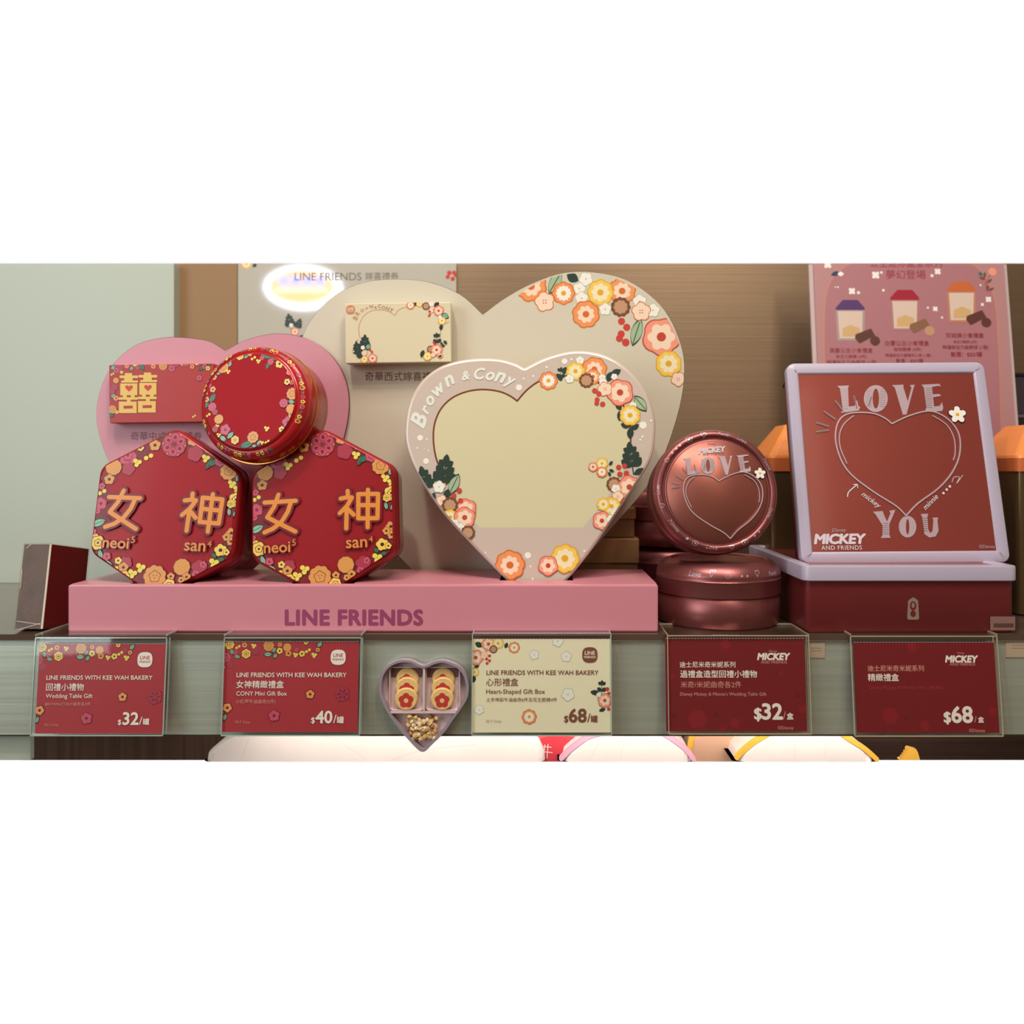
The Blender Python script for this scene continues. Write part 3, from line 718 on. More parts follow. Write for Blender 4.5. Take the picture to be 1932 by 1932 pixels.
    for s_ in S: a.stroke([c(*p) for p in s_], 92 * c.s, I['wine'], up=.0004)
    a.text('neoi', *[c(x, 0)[0] for x in (243, 527)], c(0, 1422)[1], I['wine'], bold=.055, up=.0004); a.text('5', *[c(x, 0)[0] for x in (540, 582)], c(0, 1350)[1], I['wine'], bold=.07, up=.0004)
    a.text('san', *[c(x, 0)[0] for x in (1112, 1342)], c(0, 1370)[1], I['wine'], bold=.055, up=.0004); a.text('4', *[c(x, 0)[0] for x in (1354, 1400)], c(0, 1312)[1], I['wine'], bold=.07, up=.0004)
    a.next(6)
    oc = mat('ink_ochre', (222, 142, 62), .3)
    for s_ in S: a.stroke([c(*p) for p in s_], 46 * c.s, oc, up=.0004)
    a.text('neoi', *[c(x, 0)[0] for x in (248, 522)], c(0, 1420)[1], oc, bold=.01, up=.0004); a.text('5', *[c(x, 0)[0] for x in (543, 579)], c(0, 1348)[1], oc, bold=.0, up=.0004)
    a.text('san', *[c(x, 0)[0] for x in (1117, 1337)], c(0, 1368)[1], oc, bold=.01, up=.0004); a.text('4', *[c(x, 0)[0] for x in (1357, 1397)], c(0, 1310)[1], oc, bold=.0, up=.0004)
    a.build('lettering', e)
    return e
hex_tin(2.6, 313, 'red hexagonal tin with flower border, the left of the two on the podium')
hex_tin(-3.0, 609, 'red hexagonal tin with flower border, the one nearer the heart tin')

# ================================================================== RED ROUND TIN resting on the two hexagons
fr = Frame(472, 756, .520, lean=9, yaw=-10)
e = fr.empty('round_tin', 'round bright red tin with flower wreath leaning on top of both hexagonal tins', 'tin')
k = fr.k
m_red = mat('bright_red_tin', (176, 20, 28), rough=.26, metal=.15, coat=.5)
RP = 94 * k; RO = 112 * k
prof = [(0, 0), (RP - .0012, 0), (RP - .0003, .0003), (RP, .0012), (RP + .0012, .0016), (RP + .0030, .0017), (RO - .0012, .0036), (RO, .0062), (RO + .0006, .0140), (RO + .0004, .0150)]
v, f = lathe_y(prof, 96); mesh_obj('lid', v, f, m_red, e, smooth=True, angle=60)
v, f = lathe_y([(0, -.0002), (RP - .0014, -.0002), (RP - .0012, .0003)], 96); mesh_obj('top_panel', v, f, mat('satin_red_panel', (160, 22, 34), .5, spec=.15), e, smooth=True, angle=60)
v, f = lathe_y([(RO - .002, .0146), (RO + .0010, .0149), (RO + .0012, .0156), (RO + .0010, .0163), (RO - .002, .0166)], 96); mesh_obj('seam', v, f, m_gold, e, smooth=True, angle=60)
v, f = lathe_y([(RO - .002, .016), (RO - .0001, .0166), (RO - .0001, .0335), (RO - .0012, .035)], 96); mesh_obj('body', v, f, m_red, e, smooth=True, angle=60)
def rhf(x, z):
    r = math.hypot(x, z)
    for i in range(1, len(prof) - 1):
        if r <= prof[i][0]:
            (r0, y0), (r1, y1) = prof[i - 1], prof[i]
            return y0 + (y1 - y0) * (r - r0) / max(1e-9, r1 - r0)
    return prof[-3][1]
a = Art(fr, cl=[((RP - .0008) * math.cos(2 * PI * i / 60), (RP - .0008) * math.sin(2 * PI * i / 60)) for i in range(60)], y=-.0002)
c = crop(.176, 340, 620)
flowers(a, c, [('leaf', 920, 285, 150, 60, -20, 'green'), ('leaf', 1000, 310, 70, 40, -40, 'green'), ('leaf', 695, 262, 60, 34, -30, 'mint'), ('leaf', 705, 302, 50, 26, 20, 'mint'), ('yr', 640, 292, 52), ('o5', 748, 266, 36), ('o5', 800, 245, 22), ('b2', 785, 318, 24), ('b3', 838, 348, 24), ('p5', 878, 315, 28), ('leaf', 938, 398, 70, 34, 70, 'green'), ('pr', 970, 355, 38), ('y5', 1066, 378, 54),
 ('leaf', 492, 338, 60, 32, 20, 'mint'), ('leaf', 535, 380, 60, 32, 80, 'mint'), ('p5', 540, 340, 20), ('leaf', 372, 468, 60, 28, 80, 'mint'), ('leaf', 412, 482, 50, 24, 20, 'mint'), ('mp', 460, 415, 70), ('b3', 515, 460, 24), ('o5', 365, 520, 38), ('p5', 315, 607, 28), ('o5', 352, 652, 40), ('y5', 278, 696, 24), ('leaf', 348, 745, 100, 52, 60, 'green'), ('o5', 285, 760, 36), ('leaf', 278, 822, 70, 44, 40, 'green'), ('pr', 345, 840, 52), ('r5', 375, 895, 36), ('b2', 300, 930, 24),
 ('ck', 416, 972, 56), ('b3', 400, 1045, 20), ('r5', 375, 1080, 38), ('p5', 485, 1085, 66), ('y5', 306, 1080, 20), ('b3', 415, 1140, 22), ('leaf', 460, 1178, 80, 44, -30, 'mint'), ('leaf', 540, 1145, 90, 44, 45, 'mint'), ('yr', 590, 1195, 52),
 ('leaf', 712, 1245, 130, 62, 10, 'green'), ('mp', 782, 1165, 68), ('leaf', 795, 1258, 50, 26, 0, 'mint'), ('leaf', 845, 1225, 60, 30, 60, 'mint'), ('b3', 880, 1222, 20), ('b2', 935, 1215, 22), ('b3', 930, 1072, 28), ('leaf', 1138, 1078, 60, 34, -10, 'green'), ('y5', 1090, 1080, 38),
 ('p5', 1155, 1005, 68), ('m5', 1195, 925, 40), ('ck', 1188, 860, 56), ('leaf', 1195, 785, 70, 34, -10, 'mint'), ('leaf', 1255, 800, 70, 34, 70, 'mint'), ('pr', 1112, 800, 52), ('mp', 1205, 700, 70), ('pr', 1200, 578, 30), ('y5', 1150, 572, 40), ('m5', 1168, 472, 32)])
a.build('wreath_print', e)
a = Art(fr, hf=rhf, step=.00006)
kinds = ['o5', 'y5', 'p5', 'leaf', 'm5', 'y5', 'leaf', 'p5']
i_ = 0
for grp in (100, 75, 50, 22, 2, -14, -70, -95, -118, -150, 170, 150, 128):
    for d_ in (-8, -3, 2, 7):
        t = R(grp + d_); rr = RO * .925
        kx, kz = rr * math.cos(t), rr * math.sin(t)
        kd = kinds[i_ % 8]; i_ += 1
        class LF: pass
        lf = LF(); lf.k = k; lf.uv = lambda px, py, d=0, X=kx, Z=kz: (X + px * k, Z - py * k)
        a.fr = lf
        if kd == 'leaf': a.leaf(0, 0, 9, 4, math.degrees(t) + 60, I['green'])
        else: fl(a, kd, 0, 0, 4.6 if kd != 'm5' else 5.5)
        a.lay = 1
a.build('rim_print', e)

# ================================================================== HEART TIN
fr = Frame(1005, 1092, .534, lean=6)
e = fr.empty('heart_tin', 'heart-shaped cream tin with floral wreath and golden heart panel standing on the podium', 'tin')
c = crop(.2588, 750, 650)
L_ = [(925, 170), (925, 170), (860, 135), (740, 103), (600, 98), (450, 115), (300, 165), (170, 270), (85, 420), (53, 600), (60, 730), (110, 880), (180, 1010), (330, 1230), (550, 1470), (790, 1715)]
R_ = [(1240, 1715), (1430, 1480), (1620, 1200), (1760, 990), (1850, 830), (1880, 660), (1872, 510), (1810, 340), (1700, 195), (1560, 95), (1400, 48), (1250, 48), (1090, 90), (990, 135)]
tipw = [(1015, 1925)]
ol = smooth_path([fr.uv(*c(*p)) for p in L_], False, 4) + smooth_path([fr.uv(*c(*p)) for p in [(1060, 1900)] + R_ + [L_[0]]], False, 4)[:-1]
ol = smooth_path([fr.uv(*c(*p)) for p in L_ + [(960, 1890)]], False, 4) + smooth_path([fr.uv(*c(*p)) for p in [(1070, 1895)] + R_ + [L_[0]]], False, 4)[:-1]
m_ht = mat('cream_pearl_tin', (208, 193, 181), rough=.3, metal=.1, coat=.4)
m_hts = mat('pale_gold_tin_side', (206, 184, 150), rough=.28, metal=.5)
v, f = slab(ol, [(.0022, 0), (.0008, .0003), (0, .0013), (0, .010)], True, False); mesh_obj('lid', v, f, m_ht, e, smooth=True, angle=50)
v, f = slab(ol, [(.0008, .0100), (.0008, .026), (.0018, .027)], True, True); mesh_obj('body', v, f, m_hts, e, smooth=True, angle=50)
Li = [(872, 412), (872, 412), (820, 375), (740, 342), (620, 328), (500, 345), (390, 395), (310, 480), (268, 590), (262, 700), (275, 800), (300, 880), (360, 1020), (480, 1210), (600, 1335)]
Ri = [(1350, 1335), (1480, 1180), (1600, 1000), (1680, 840), (1700, 700), (1690, 560), (1630, 420), (1500, 300), (1350, 240), (1200, 230), (1090, 250), (1020, 275), (940, 335)]
hp = smooth_path([fr.uv(*c(*p)) for p in Li], False, 4) + smooth_path([fr.uv(*c(*p)) for p in Ri + [Li[0]]], False, 4)[:-1]
m_hp = mat('champagne_gold_panel', (214, 207, 170), rough=.35, metal=.05, coat=.3)
a = Art(fr); a.poly(hp, m_hp); a.next()
hb = smooth_path([fr.uv(*c(*p)) for p in Ri[:1] + Ri[1:] + [Li[0]] + Li[1:]], False, 4)
rim = smooth_path([fr.uv(*c(*p)) for p in Ri[3:] + [Li[0]]], False, 4) ; rim2 = smooth_path([fr.uv(*c(*p)) for p in Li[:13]], False, 4)
mb = mat('bronze_line', (150, 92, 62), .25, .5)
a.stroke(rim, 3.4, mb, local=True, up=.00003); a.stroke(rim2, 3.4, mb, local=True, up=.00003)
a.build('heart_panel', e)
a = Art(fr, cl=None, y=-.0001)
a.cl = ccw(hull(inset(ccw(ol), .0016)))
flowers(a, c, [('wp', 165, 680, 22), ('wp', 208, 850, 22), ('wp', 885, 313, 24), ('wp', 950, 1537, 24), ('wp', 1790, 588, 28), ('wp', 1218, 122, 22), ('wd', 920, 248, 8), ('wd', 990, 230, 9), ('wd', 955, 262, 4), ('wd', 1088, 165, 9), ('wd', 1148, 150, 4), ('wd', 1268, 108, 9), ('wd', 213, 690, 7), ('wd', 145, 755, 7), ('wd', 197, 757, 4), ('wd', 225, 773, 6), ('wd', 1848, 555, 9), ('wd', 1785, 672, 9), ('wd', 1770, 695, 8), ('wd', 640, 1518, 7), ('wd', 970, 1618, 8), ('wd', 1362, 1505, 9), ('wd', 985, 1708, 9), ('wd', 868, 1522, 4),
 ('sprig', 1185, 265, 90, 85, 'pine', 2), ('leaf', 1218, 190, 60, 40, 70, 'pine'), ('leaf', 1185, 240, 60, 40, -70, 'pine'), ('wh', 1330, 115, 34), ('or', 1435, 182, 98), ('or', 1425, 235, 60), ('yl', 1297, 195, 72), ('od', 1100, 264, 72), ('wh', 1255, 250, 36), ('bm', 1377, 262, 58), ('leaf', 1545, 235, 80, 50, 70, 'pine'), ('leaf', 1590, 205, 90, 50, 30, 'pine'), ('wh', 1580, 235, 26), ('wh', 1492, 240, 28), ('wh', 1497, 272, 32), ('leaf', 1770, 430, 130, 70, -50, 'sage'), ('leaf', 1612, 450, 70, 44, -60, 'pine'), ('sa', 1622, 350, 105), ('pp', 1512, 325, 58),
 ('be', 1437, 337, 20), ('be', 1468, 360, 20), ('be', 1455, 402, 19), ('be', 1452, 428, 18), ('be', 1495, 435, 20), ('leaf', 1618, 520, 80, 36, 90, 'pine'), ('leaf', 1660, 590, 70, 44, -20, 'pine'), ('leaf', 1730, 600, 70, 44, 30, 'pine'), ('leaf', 1697, 645, 90, 50, 85, 'pine'), ('wh', 1716, 444, 30), ('yl', 1695, 516, 80),
 ('sprig', 1720, 945, 210, 98, 'pine', 3), ('leaf', 1760, 925, 90, 44, 30, 'pine'), ('bm', 1578, 1020, 58), ('sa', 1690, 1040, 92), ('be', 1612, 895, 20), ('be', 1655, 885, 19), ('be', 1620, 945, 20), ('be', 1668, 938, 20), ('wh', 1592, 1052, 36), ('pp', 1606, 1110, 46), ('be', 1645, 1145, 20), ('yl', 1560, 1180, 70), ('sa', 1490, 1285, 72), ('wh', 1558, 1275, 38), ('wh', 1575, 1225, 24), ('yl', 1500, 1165, 50),
 ('yl', 1490, 868, 46), ('sa', 1425, 893, 36), ('od', 1490, 930, 42), ('leaf', 1555, 865, 40, 22, 50, 'pine'), ('leaf', 1560, 920, 40, 22, -20, 'pine'), ('leaf', 1545, 945, 36, 20, -60, 'pine'),
 ('sprig', 225, 1095, 190, 105, 'pine', 3), ('sprig', 325, 1060, 230, 82, 'pine', 3), ('leaf', 250, 1120, 90, 56, 60, 'pine'), ('leaf', 412, 1020, 150, 70, 65, 'sage'), ('leaf', 360, 1090, 80, 50, 70, 'pine'), ('wh', 303, 1038, 48), ('sa', 500, 1200, 80), ('pp', 325, 1140, 46), ('be', 450, 1065, 20), ('be', 410, 1102, 20), ('be', 460, 1140, 20), ('bm', 383, 1172, 62), ('yl', 385, 1260, 60), ('sa', 490, 1262, 82), ('wh', 455, 1340, 44), ('bm', 513, 1372, 54), ('wh', 420, 1300, 28),
 ('or', 820, 1608, 112), ('yl', 1220, 1560, 108), ('sa', 1098, 1612, 76)])
a.build('floral_print', e)
a = Art(fr); a.lay = 2
sc_ = mat('ink_pale_mint', (226, 230, 222), .3)
WL = [('B', 185, 575, -72, 92), ('r', 212, 480, -62, 44), ('o', 245, 418, -52, 50), ('w', 292, 355, -43, 72), ('n', 345, 300, -34, 60), ('&', 490, 250, -14, 52), ('C', 590, 250, -4, 70), ('o', 660, 262, 4, 50), ('n', 725, 268, 12, 62), ('y', 795, 290, 20, 66)]
WL = [('B', 196, 570, -70, 78), ('r', 222, 488, -62, 44), ('o', 252, 425, -54, 54), ('w', 312, 352, -44, 84), ('n', 385, 292, -33, 60), ('&', 492, 256, -12, 50), ('C', 592, 252, -4, 72), ('o', 664, 258, 5, 54), ('n', 730, 272, 14, 62), ('y', 800, 290, 22, 62)]
for ch, x, y, r_, w_ in WL:
    px, py = c(x + 10, y); ww = w_ * c.s * 1.12
    a.text(ch, px - ww / 2, px + ww / 2, py, sc_, bold=.035, shear=.25, rot=r_, up=.0002)
a.build('lettering', e)

# ================================================================== SQUARE TINS
m_sq = mat('bronze_red_tin', (152, 70, 62), rough=.3, metal=.45, coat=.3)
m_sqs = mat('dark_red_tin_side', (122, 46, 48), rough=.35, metal=.3)
m_lav = mat('lavender_white_lid', (180, 172, 194), rough=.35, coat=.2)
m_sil = mat('ink_silver', (196, 176, 186), .3, .3)
def square_tin_parts(e, w, h, cx, cz, y0, vert=True):
    pass
fr = Frame(1712, 1063, .536, lean=12.5, roll=-.4)
e = fr.empty('square_tin', 'upright square bronze-red tin with pale lavender rim leaning back on its twin', 'tin', 'square tins')
x0 = fr.uv(1513, 1064)[0]; x1 = fr.uv(1908, 1064)[0]; z1 = fr.uv(1670, 684)[1]
out = rpoly(rect(x0, x1, 0, z1), .006, 6)
v, f = slab(out, [(.0010, 0), (.0002, .0004), (0, .0012), (0, .0085)], False, False)
v0, f0 = slab(out, [(.0085, .0014), (.0080, .0009), (.0075, .0001), (.0070, 0), (.0010, 0), (.0002, .0004), (0, .0012), (0, .0060), (.0006, .0070), (.0012, .0072)], False, False)
mesh_obj('lid_rim', v0, f0, m_lav, e, smooth=True, angle=50)
b2 = inset(ccw(out), .0026)
v, f = slab(b2, [(0, .0017), (.0005, .0085), (.0045, .0320), (.0055, .0325)], True, True); mesh_obj('body', v, f, m_sqs, e, smooth=True, angle=40)
pn = inset(ccw(out), .0080)
xa = min(p[0] for p in pn); xb = max(p[0] for p in pn); za = min(p[1] for p in pn); zb = max(p[1] for p in pn)
v, f = slab(rpoly(rect(xa, xb, za, zb), .0006, 2), [(0, .0012), (0, .0016)]); mesh_obj('top_panel', v, f, m_sq, e)
c = crop(.2495, 1450, 660)
LOVE = {
 'L': [(516, 275), (607, 270), (600, 290), (606, 430), (650, 425), (668, 380), (678, 425), (692, 435), (680, 460), (545, 478), (560, 455), (540, 295)],
 'V': [(932, 268), (1020, 265), (1018, 285), (1052, 392), (1080, 290), (1068, 268), (1105, 265), (1095, 290), (1042, 490), (1015, 492), (955, 290)],
 'E': [(1155, 265), (1290, 258), (1302, 278), (1282, 274), (1235, 282), (1240, 338), (1290, 335), (1304, 350), (1242, 360), (1250, 430), (1295, 425), (1310, 398), (1320, 440), (1312, 464), (1182, 472), (1192, 440), (1175, 290)],
 'Y': [(788, 1225), (862, 1220), (868, 1240), (895, 1300), (922, 1238), (912, 1218), (957, 1210), (950, 1230), (912, 1320), (912, 1400), (922, 1422), (848, 1424), (862, 1400), (862, 1330), (808, 1245)],
 'U': [(1150, 1242), (1206, 1240), (1200, 1262), (1206, 1360), (1222, 1388), (1240, 1370), (1246, 1290), (1238, 1270), (1282, 1268), (1276, 1290), (1284, 1370), (1262, 1412), (1215, 1420), (1178, 1395), (1162, 1270)],
}
def ell(cx, cz, rx, rz, n=28): return [(cx + rx * math.cos(2 * PI * i / n), cz + rz * math.sin(2 * PI * i / n)) for i in range(n)]
HL = [(930, 560), (880, 520), (800, 485), (700, 475), (600, 485), (535, 530), (505, 620), (512, 730), (560, 860), (640, 960), (800, 1080), (960, 1180), (1038, 1255)]
HR = [(1038, 1255), (1130, 1160), (1280, 1050), (1385, 930), (1440, 800), (1442, 660), (1390, 560), (1300, 490), (1200, 465), (1060, 500), (930, 560)]
HL2 = [(640, 500), (570, 560), (535, 640), (540, 740), (590, 860)]
HR2 = [(1240, 500), (1345, 570), (1400, 670), (1408, 780), (1395, 835)]
def love_art(a, T, s, panel, full=True):
    """T maps square-tin crop px to this face's photo px, s = scale of a crop px"""
    up = .0003
    def P_(pts): return [a.at(*T(*p)) for p in pts]
    for l_ in ('L', 'V', 'E', 'Y', 'U') if full else ('L', 'V', 'E'):
        p = ccw(P_(LOVE[l_])); a.poly(p, m_sil, up)
    rings = [(810, 370, 90, 102, 24, 76)] + ([(1050, 1338, 66, 82, 13, 58)] if full else [])
    for cx, cz, rx, rz, ix, iz in rings:
        a.poly(P_(ell(cx, cz, rx, rz)), m_sil, up)
    a.next()
    for cx, cz, rx, rz, ix, iz in rings: a.poly(P_(ell(cx, cz, ix, iz)), panel, up)
    a.next()
    ht = mat('ink_hatch', (150, 120, 128), .4)
    for bx0, bx1, by0, by1 in ((545, 600, 300, 450), (735, 780, 300, 440), (840, 885, 300, 440), (1185, 1235, 290, 450)) + (((865, 905, 1310, 1400), (1165, 1200, 1270, 1380)) if full else ()):
        for yy_ in range(by0, by1, 16): a.stroke([T(bx0, yy_), T(bx1, yy_ + 3)], 1.6 * s, ht, up)
    a.next()
    for hh, w_ in ((HL, 11), (HR, 11), (HL2, 8), (HR2, 8)):
        a.stroke(smooth_path([a.at(*T(*p)) for p in hh], False, 5), w_ * s, m_sil, up, local=True)
    a.next()
    for p, q in (((420, 470), (500, 525)), ((365, 555), (450, 580)), ((362, 622), (450, 610)), ((505, 390), (560, 462)), ((645, 355), (665, 440)), ((775, 355), (755, 415))):
        a.stroke([T(*p), T(*q)], 11 * s, m_sil, up); a.next(); a.stroke([T(*p), T(*q)], 5 * s, I['dark'], up); a.lay -= 1
    a.next(2)
    x, y = T(1425, 492)
    a.petals(x, y, 76 * s, 5, .62, I['dark'], .3, up); a.next(); a.petals(x, y, 70 * s, 5, .62, I['white'], .3, up); a.next(); a.disc(x, y, 15 * s, I['gold'], 10, up)
a = Art(fr, y=.0012)
love_art(a, lambda x, y: c(x, y), c.s, m_sq)
def tx_(s, x0, x1, b, m=None, **kw): a.text(s, c(x0, 0)[0], c(x1, 0)[0], c(0, b)[1], m or m_sil, **kw)
wm = mat('ink_lilac_white', (214, 204, 214), .3)
tx_('MICKEY', 345, 738, 1465, wm, bold=.05, shear=.2, space=.95, hs=.9); tx_('AND FRIENDS', 398, 706, 1512, wm, bold=.01, space=1.1); tx_('Disney', 478, 588, 1376, m_sil, shear=.3)
tx_('©Disney', 1590, 1712, 1500)
tx_('mickey', 682, 848, 1150, wm, rot=40, shear=.3, bold=.01); tx_('minnie', 1160, 1310, 1165, wm, rot=-42, shear=.3, bold=.01)
for x, y in ((1320, 1085), (1345, 1058), (1368, 1034)): a.disc(*c(x, y), 2.6, wm)
a.line([c(1385, 1000), c(1400, 965), c(1440, 965), c(1420, 1010), c(1465, 950)], 1.1, wm)
a.line([c(595, 1110), c(605, 1075), c(665, 1022)], 2.2, wm); a.line([c(640, 1020), c(668, 1020), c(672, 1045)], 1.6, wm)
a.build('print', e, 'silvery capitals and a double heart outline')
# thin side line and mark


# lying twin below
w0 = pX(1516, .508); w1 = pX(1924, .508)
e = bpy.data.objects.new('square_tin', None); COL.objects.link(e); e.location = ((w0 + w1) / 2, .512, SH)
tag(e, 'square dark red tin lying flat under the upright one, pale lavender lid', 'tin', 'square tins')
hw = (w1 - w0) / 2; topz = (H - (1068 - CY) / F * .508) - SH; rimz = (H - (1097 - CY) / F * .508) - SH
def slabz(outline, prof, c0=True, c1=True):
    rings = [[(x, y, z) for x, y in inset(ccw(outline), d)] for d, z in prof]
    return loft(rings, c0, c1)
dep = 2 * hw
ot = rpoly([(-hw, -.004), (hw, -.004), (hw, dep - .004), (-hw, dep - .004)], .006, 6)
v, f = slabz(inset(ccw(ot), .0022), [(.0006, .0002), (0, .0012), (0, rimz + .001)]); mesh_obj('body', v, f, m_sqs, e, smooth=True, angle=40)
v, f = slabz(ot, [(.0008, rimz), (0, rimz + .0006), (0, topz - .0012), (.0003, topz - .0003), (.0012, topz), (.0070, topz), (.0075, topz - .0003), (.0082, topz - .0012)], False, False); mesh_obj('lid_rim', v, f, m_lav, e, smooth=True, angle=50)
v, f = slabz(inset(ccw(ot), .0080), [(0, topz - .0020), (0, topz - .0011)]); mesh_obj('top_panel', v, f, m_sq, e)
zz = lambda py, Y=.5102: (H - (py - CY) / F * Y) - SH
fx = lambda px, Y=.5102: (px - CX) / F * Y - (w0 + w1) / 2
fr2 = Frame(1722, 1192, .5102)
fr2.O = Vector(((w0 + w1) / 2, .5102, SH)); fr2.k = .5102 / F
a = Art(fr2)
gy = mat('ink_grey_silver', (142, 122, 108), .35)
a.poly(rpoly([fr2.uv(1711, 1169), fr2.uv(1734, 1169), fr2.uv(1732, 1133), fr2.uv(1723, 1126), fr2.uv(1713, 1133)], .0012, 3), gy); a.next()
a.poly(ell(*fr2.uv(1722.5, 1143), .0021, .0030, 14), m_sqs); a.poly(ell(*fr2.uv(1722.5, 1158), .0018, .0022, 14), m_sqs); a.next()
a.poly(ell(*fr2.uv(1722.5, 1142), .0010, .0017, 10), gy)
o = a.build('print', e); o.location = (0, -.0002 + (.5102 - .512), 0)
lb = Art(fr2); lb.poly(rect(fr2.uv(1868, 0)[0], fr2.uv(1915, 0)[0], fr2.uv(0, 1189)[1], fr2.uv(0, 1163)[1]), mat('sticker_grey', (136, 104, 98), .4)); lb.next()
lb.poly(rect(fr2.uv(1874, 0)[0], fr2.uv(1912, 0)[0], fr2.uv(0, 1184)[1], fr2.uv(0, 1176)[1]), mat('sticker_dark', (92, 60, 58), .4))
o = lb.build('sticker', e, 'small grey barcode-like sticker'); o.location = (0, -.0002 + (.5102 - .512), 0)

# ================================================================== ROSE-BRONZE ROUND TINS
m_rose = mat('rose_bronze_tin', (150, 88, 88), rough=.36, metal=.75, grain=.06, gscale=(300, 300, 4))
m_rosed = mat('rose_bronze_panel', (158, 92, 80), rough=.38, metal=.6)
fr = Frame(1353, 925, .524, lean=10, yaw=3)
e = fr.empty('round_tin', 'round rose-bronze tin standing upright on a flat-lying one, silver capitals and heart', 'tin', 'rose-bronze round tins')
k = fr.k; RP = 100 * k; RO = 120 * k
prof = [(0, .0010), (RP - .0012, .0010), (RP - .0004, .0012), (RP, .0022), (RP + .0008, .0022), (RP + .0014, .0006), (RP + .0028, 0), (RP + .0046, .0006), (RO - .0006, .0030), (RO, .0055), (RO, .0066), (RO - .0008, .0072), (RO - .0008, .0160), (RO - .0002, .0168)]
v, f = lathe_y(prof, 96); mesh_obj('lid', v, f, m_rose, e, smooth=True, angle=60)
v, f = lathe_y([(RO - .003, .0164), (RO - .0014, .0170), (RO - .0014, .034), (RO - .003, .0355)], 96); mesh_obj('body', v, f, m_rose, e, smooth=True, angle=60)
v, f = lathe_y([(0, .0006), (RP - .0018, .0006), (RP - .0016, .0009)], 96); mesh_obj('top_panel', v, f, m_rosed, e, smooth=True, angle=60)
c1 = crop(.2122, 1190, 780)
def T(x, y):
    X, Y_ = c(x, y); X -= 1678.8; Y_ -= 752; s_ = .632; t = R(-2.5)
    return (1352.5 + s_ * (X * math.cos(t) - Y_ * math.sin(t)), 877.5 + s_ * (X * math.sin(t) + Y_ * math.cos(t)))
a = Art(fr, y=.0006)
love_art(a, T, c.s * .632, m_rosed, full=False)
a.text('MICKEY', 1318, 1370, 854, wm, bold=.05, shear=.2, rot=-6, space=.95, hs=.95); a.text('AND FRIENDS', 1325, 1367, 858.5, gy, rot=-4); a.text('Disney', 1336, 1352, 838.5, gy, rot=-4)
a.build('print', e, 'silvery capitals and a double heart outline')
def ring_print(e, ang_r, yv, k, items, name='rim_print'):
    A = None
def rose_hf(x, z):
    r = math.hypot(x, z)
    for i in range(1, 10):
        if r <= prof[i][0]:
            (r0, y0), (r1, y1) = prof[i - 1], prof[i]
            return y0 + (y1 - y0) * (r - r0) / max(1e-9, r1 - r0) - .00015
    return .0055
a = Art(fr, hf=rose_hf)
def rim_item(kind, deg, rr, w):
    t = R(deg); X, Z = rr * math.cos(t), rr * math.sin(t)
    class LF: pass
    lf = LF(); lf.k = k; lf.uv = lambda px, py, d=0: (X + px * k, Z - py * k); a.fr = lf
    if kind == 'heart':
        pts = [(X + k * w * .5 * (16 * math.sin(u) ** 3) / 16, Z + k * w * .5 * (13 * math.cos(u) - 5 * math.cos(2 * u) - 2 * math.cos(3 * u) - math.cos(4 * u)) / 16) for u in [2 * PI * i / 20 for i in range(21)]]
        a.stroke(pts, 1.0, m_sil, local=True)
    elif kind == 'star': a.petals(0, 0, w * .5, 5, .55, m_sil, .3)
    elif kind == 'ring': a.stroke(ell(X, Z, k * w * .5, k * w * .4, 14) + [(X + k * w * .5, Z)], 1.0, m_sil, local=True); a.disc(0, 0, w * .18, m_sil)
    else: a.text(kind, -w / 2, w / 2, 2.5, m_sil, rot=90 - deg if deg > 0 and deg < 180 else -90 - deg, shear=.3)
rimr = RO - .0037
for kd, dg_, w in (('heart', 148, 9), ('star', 139, 5), ('star', 133, 5), ('star', 128, 5), ('ring', 117, 13), ('heart', 101, 11), ('Family', 80, 24), ('Love', 62, 20), ('Minnie', 28, 26), ('Love', 178, 20), ('heart', 195, 9), ('Minnie', 217, 28), ('star', 236, 6), ('ring', 245, 11), ('Love', 262, 22), ('heart', 282, 9), ('ring', 296, 12), ('star', 308, 5), ('star', 314, 5), ('Family', 338, 24)):
    rim_item(kd, dg_, rimr, w)
a.build('rim_print', e)
# flat-lying one underneath
Yc = .512 + .0435
Rb = .0425
FLP = [(Rb + .0003, .0312), (Rb - .0004, .0320), (Rb, .0334), (Rb - .0004, .0352), (Rb - .0014, .0376), (Rb - .0034, .0402), (Rb - .0066, .0424), (Rb - .0092, .0432)]
def rose_flat(label, X, Yc, z0, scale=1.0):
    e = bpy.data.objects.new('round_tin', None); COL.objects.link(e); e.location = (X, Yc, z0)
    tag(e, label, 'tin', 'rose-bronze round tins')
    Rb = .0425 * scale
    v, f = lathe_z([(0, .0003), (Rb - .002, .0003), (Rb - .0008, .0012), (Rb - .0008, .0203), (Rb - .0016, .0208)], 96); mesh_obj('body', v, f, m_rose, e, smooth=True, angle=60)
    v, f = lathe_z([(Rb - .0018, .0206), (Rb, .0207), (Rb + .0002, .0214), (Rb, .0306)] + FLP + [(Rb - .0106, .0426), (Rb - .0110, .0418), (0, .0418)], 96)
    mesh_obj('lid', v, f, m_rose, e, smooth=True, angle=60)
    return e, Rb
e, Rb = rose_flat('round rose-bronze tin lying flat on the shelf beside the pink podium', pX(1354, Yc), Yc, SH)
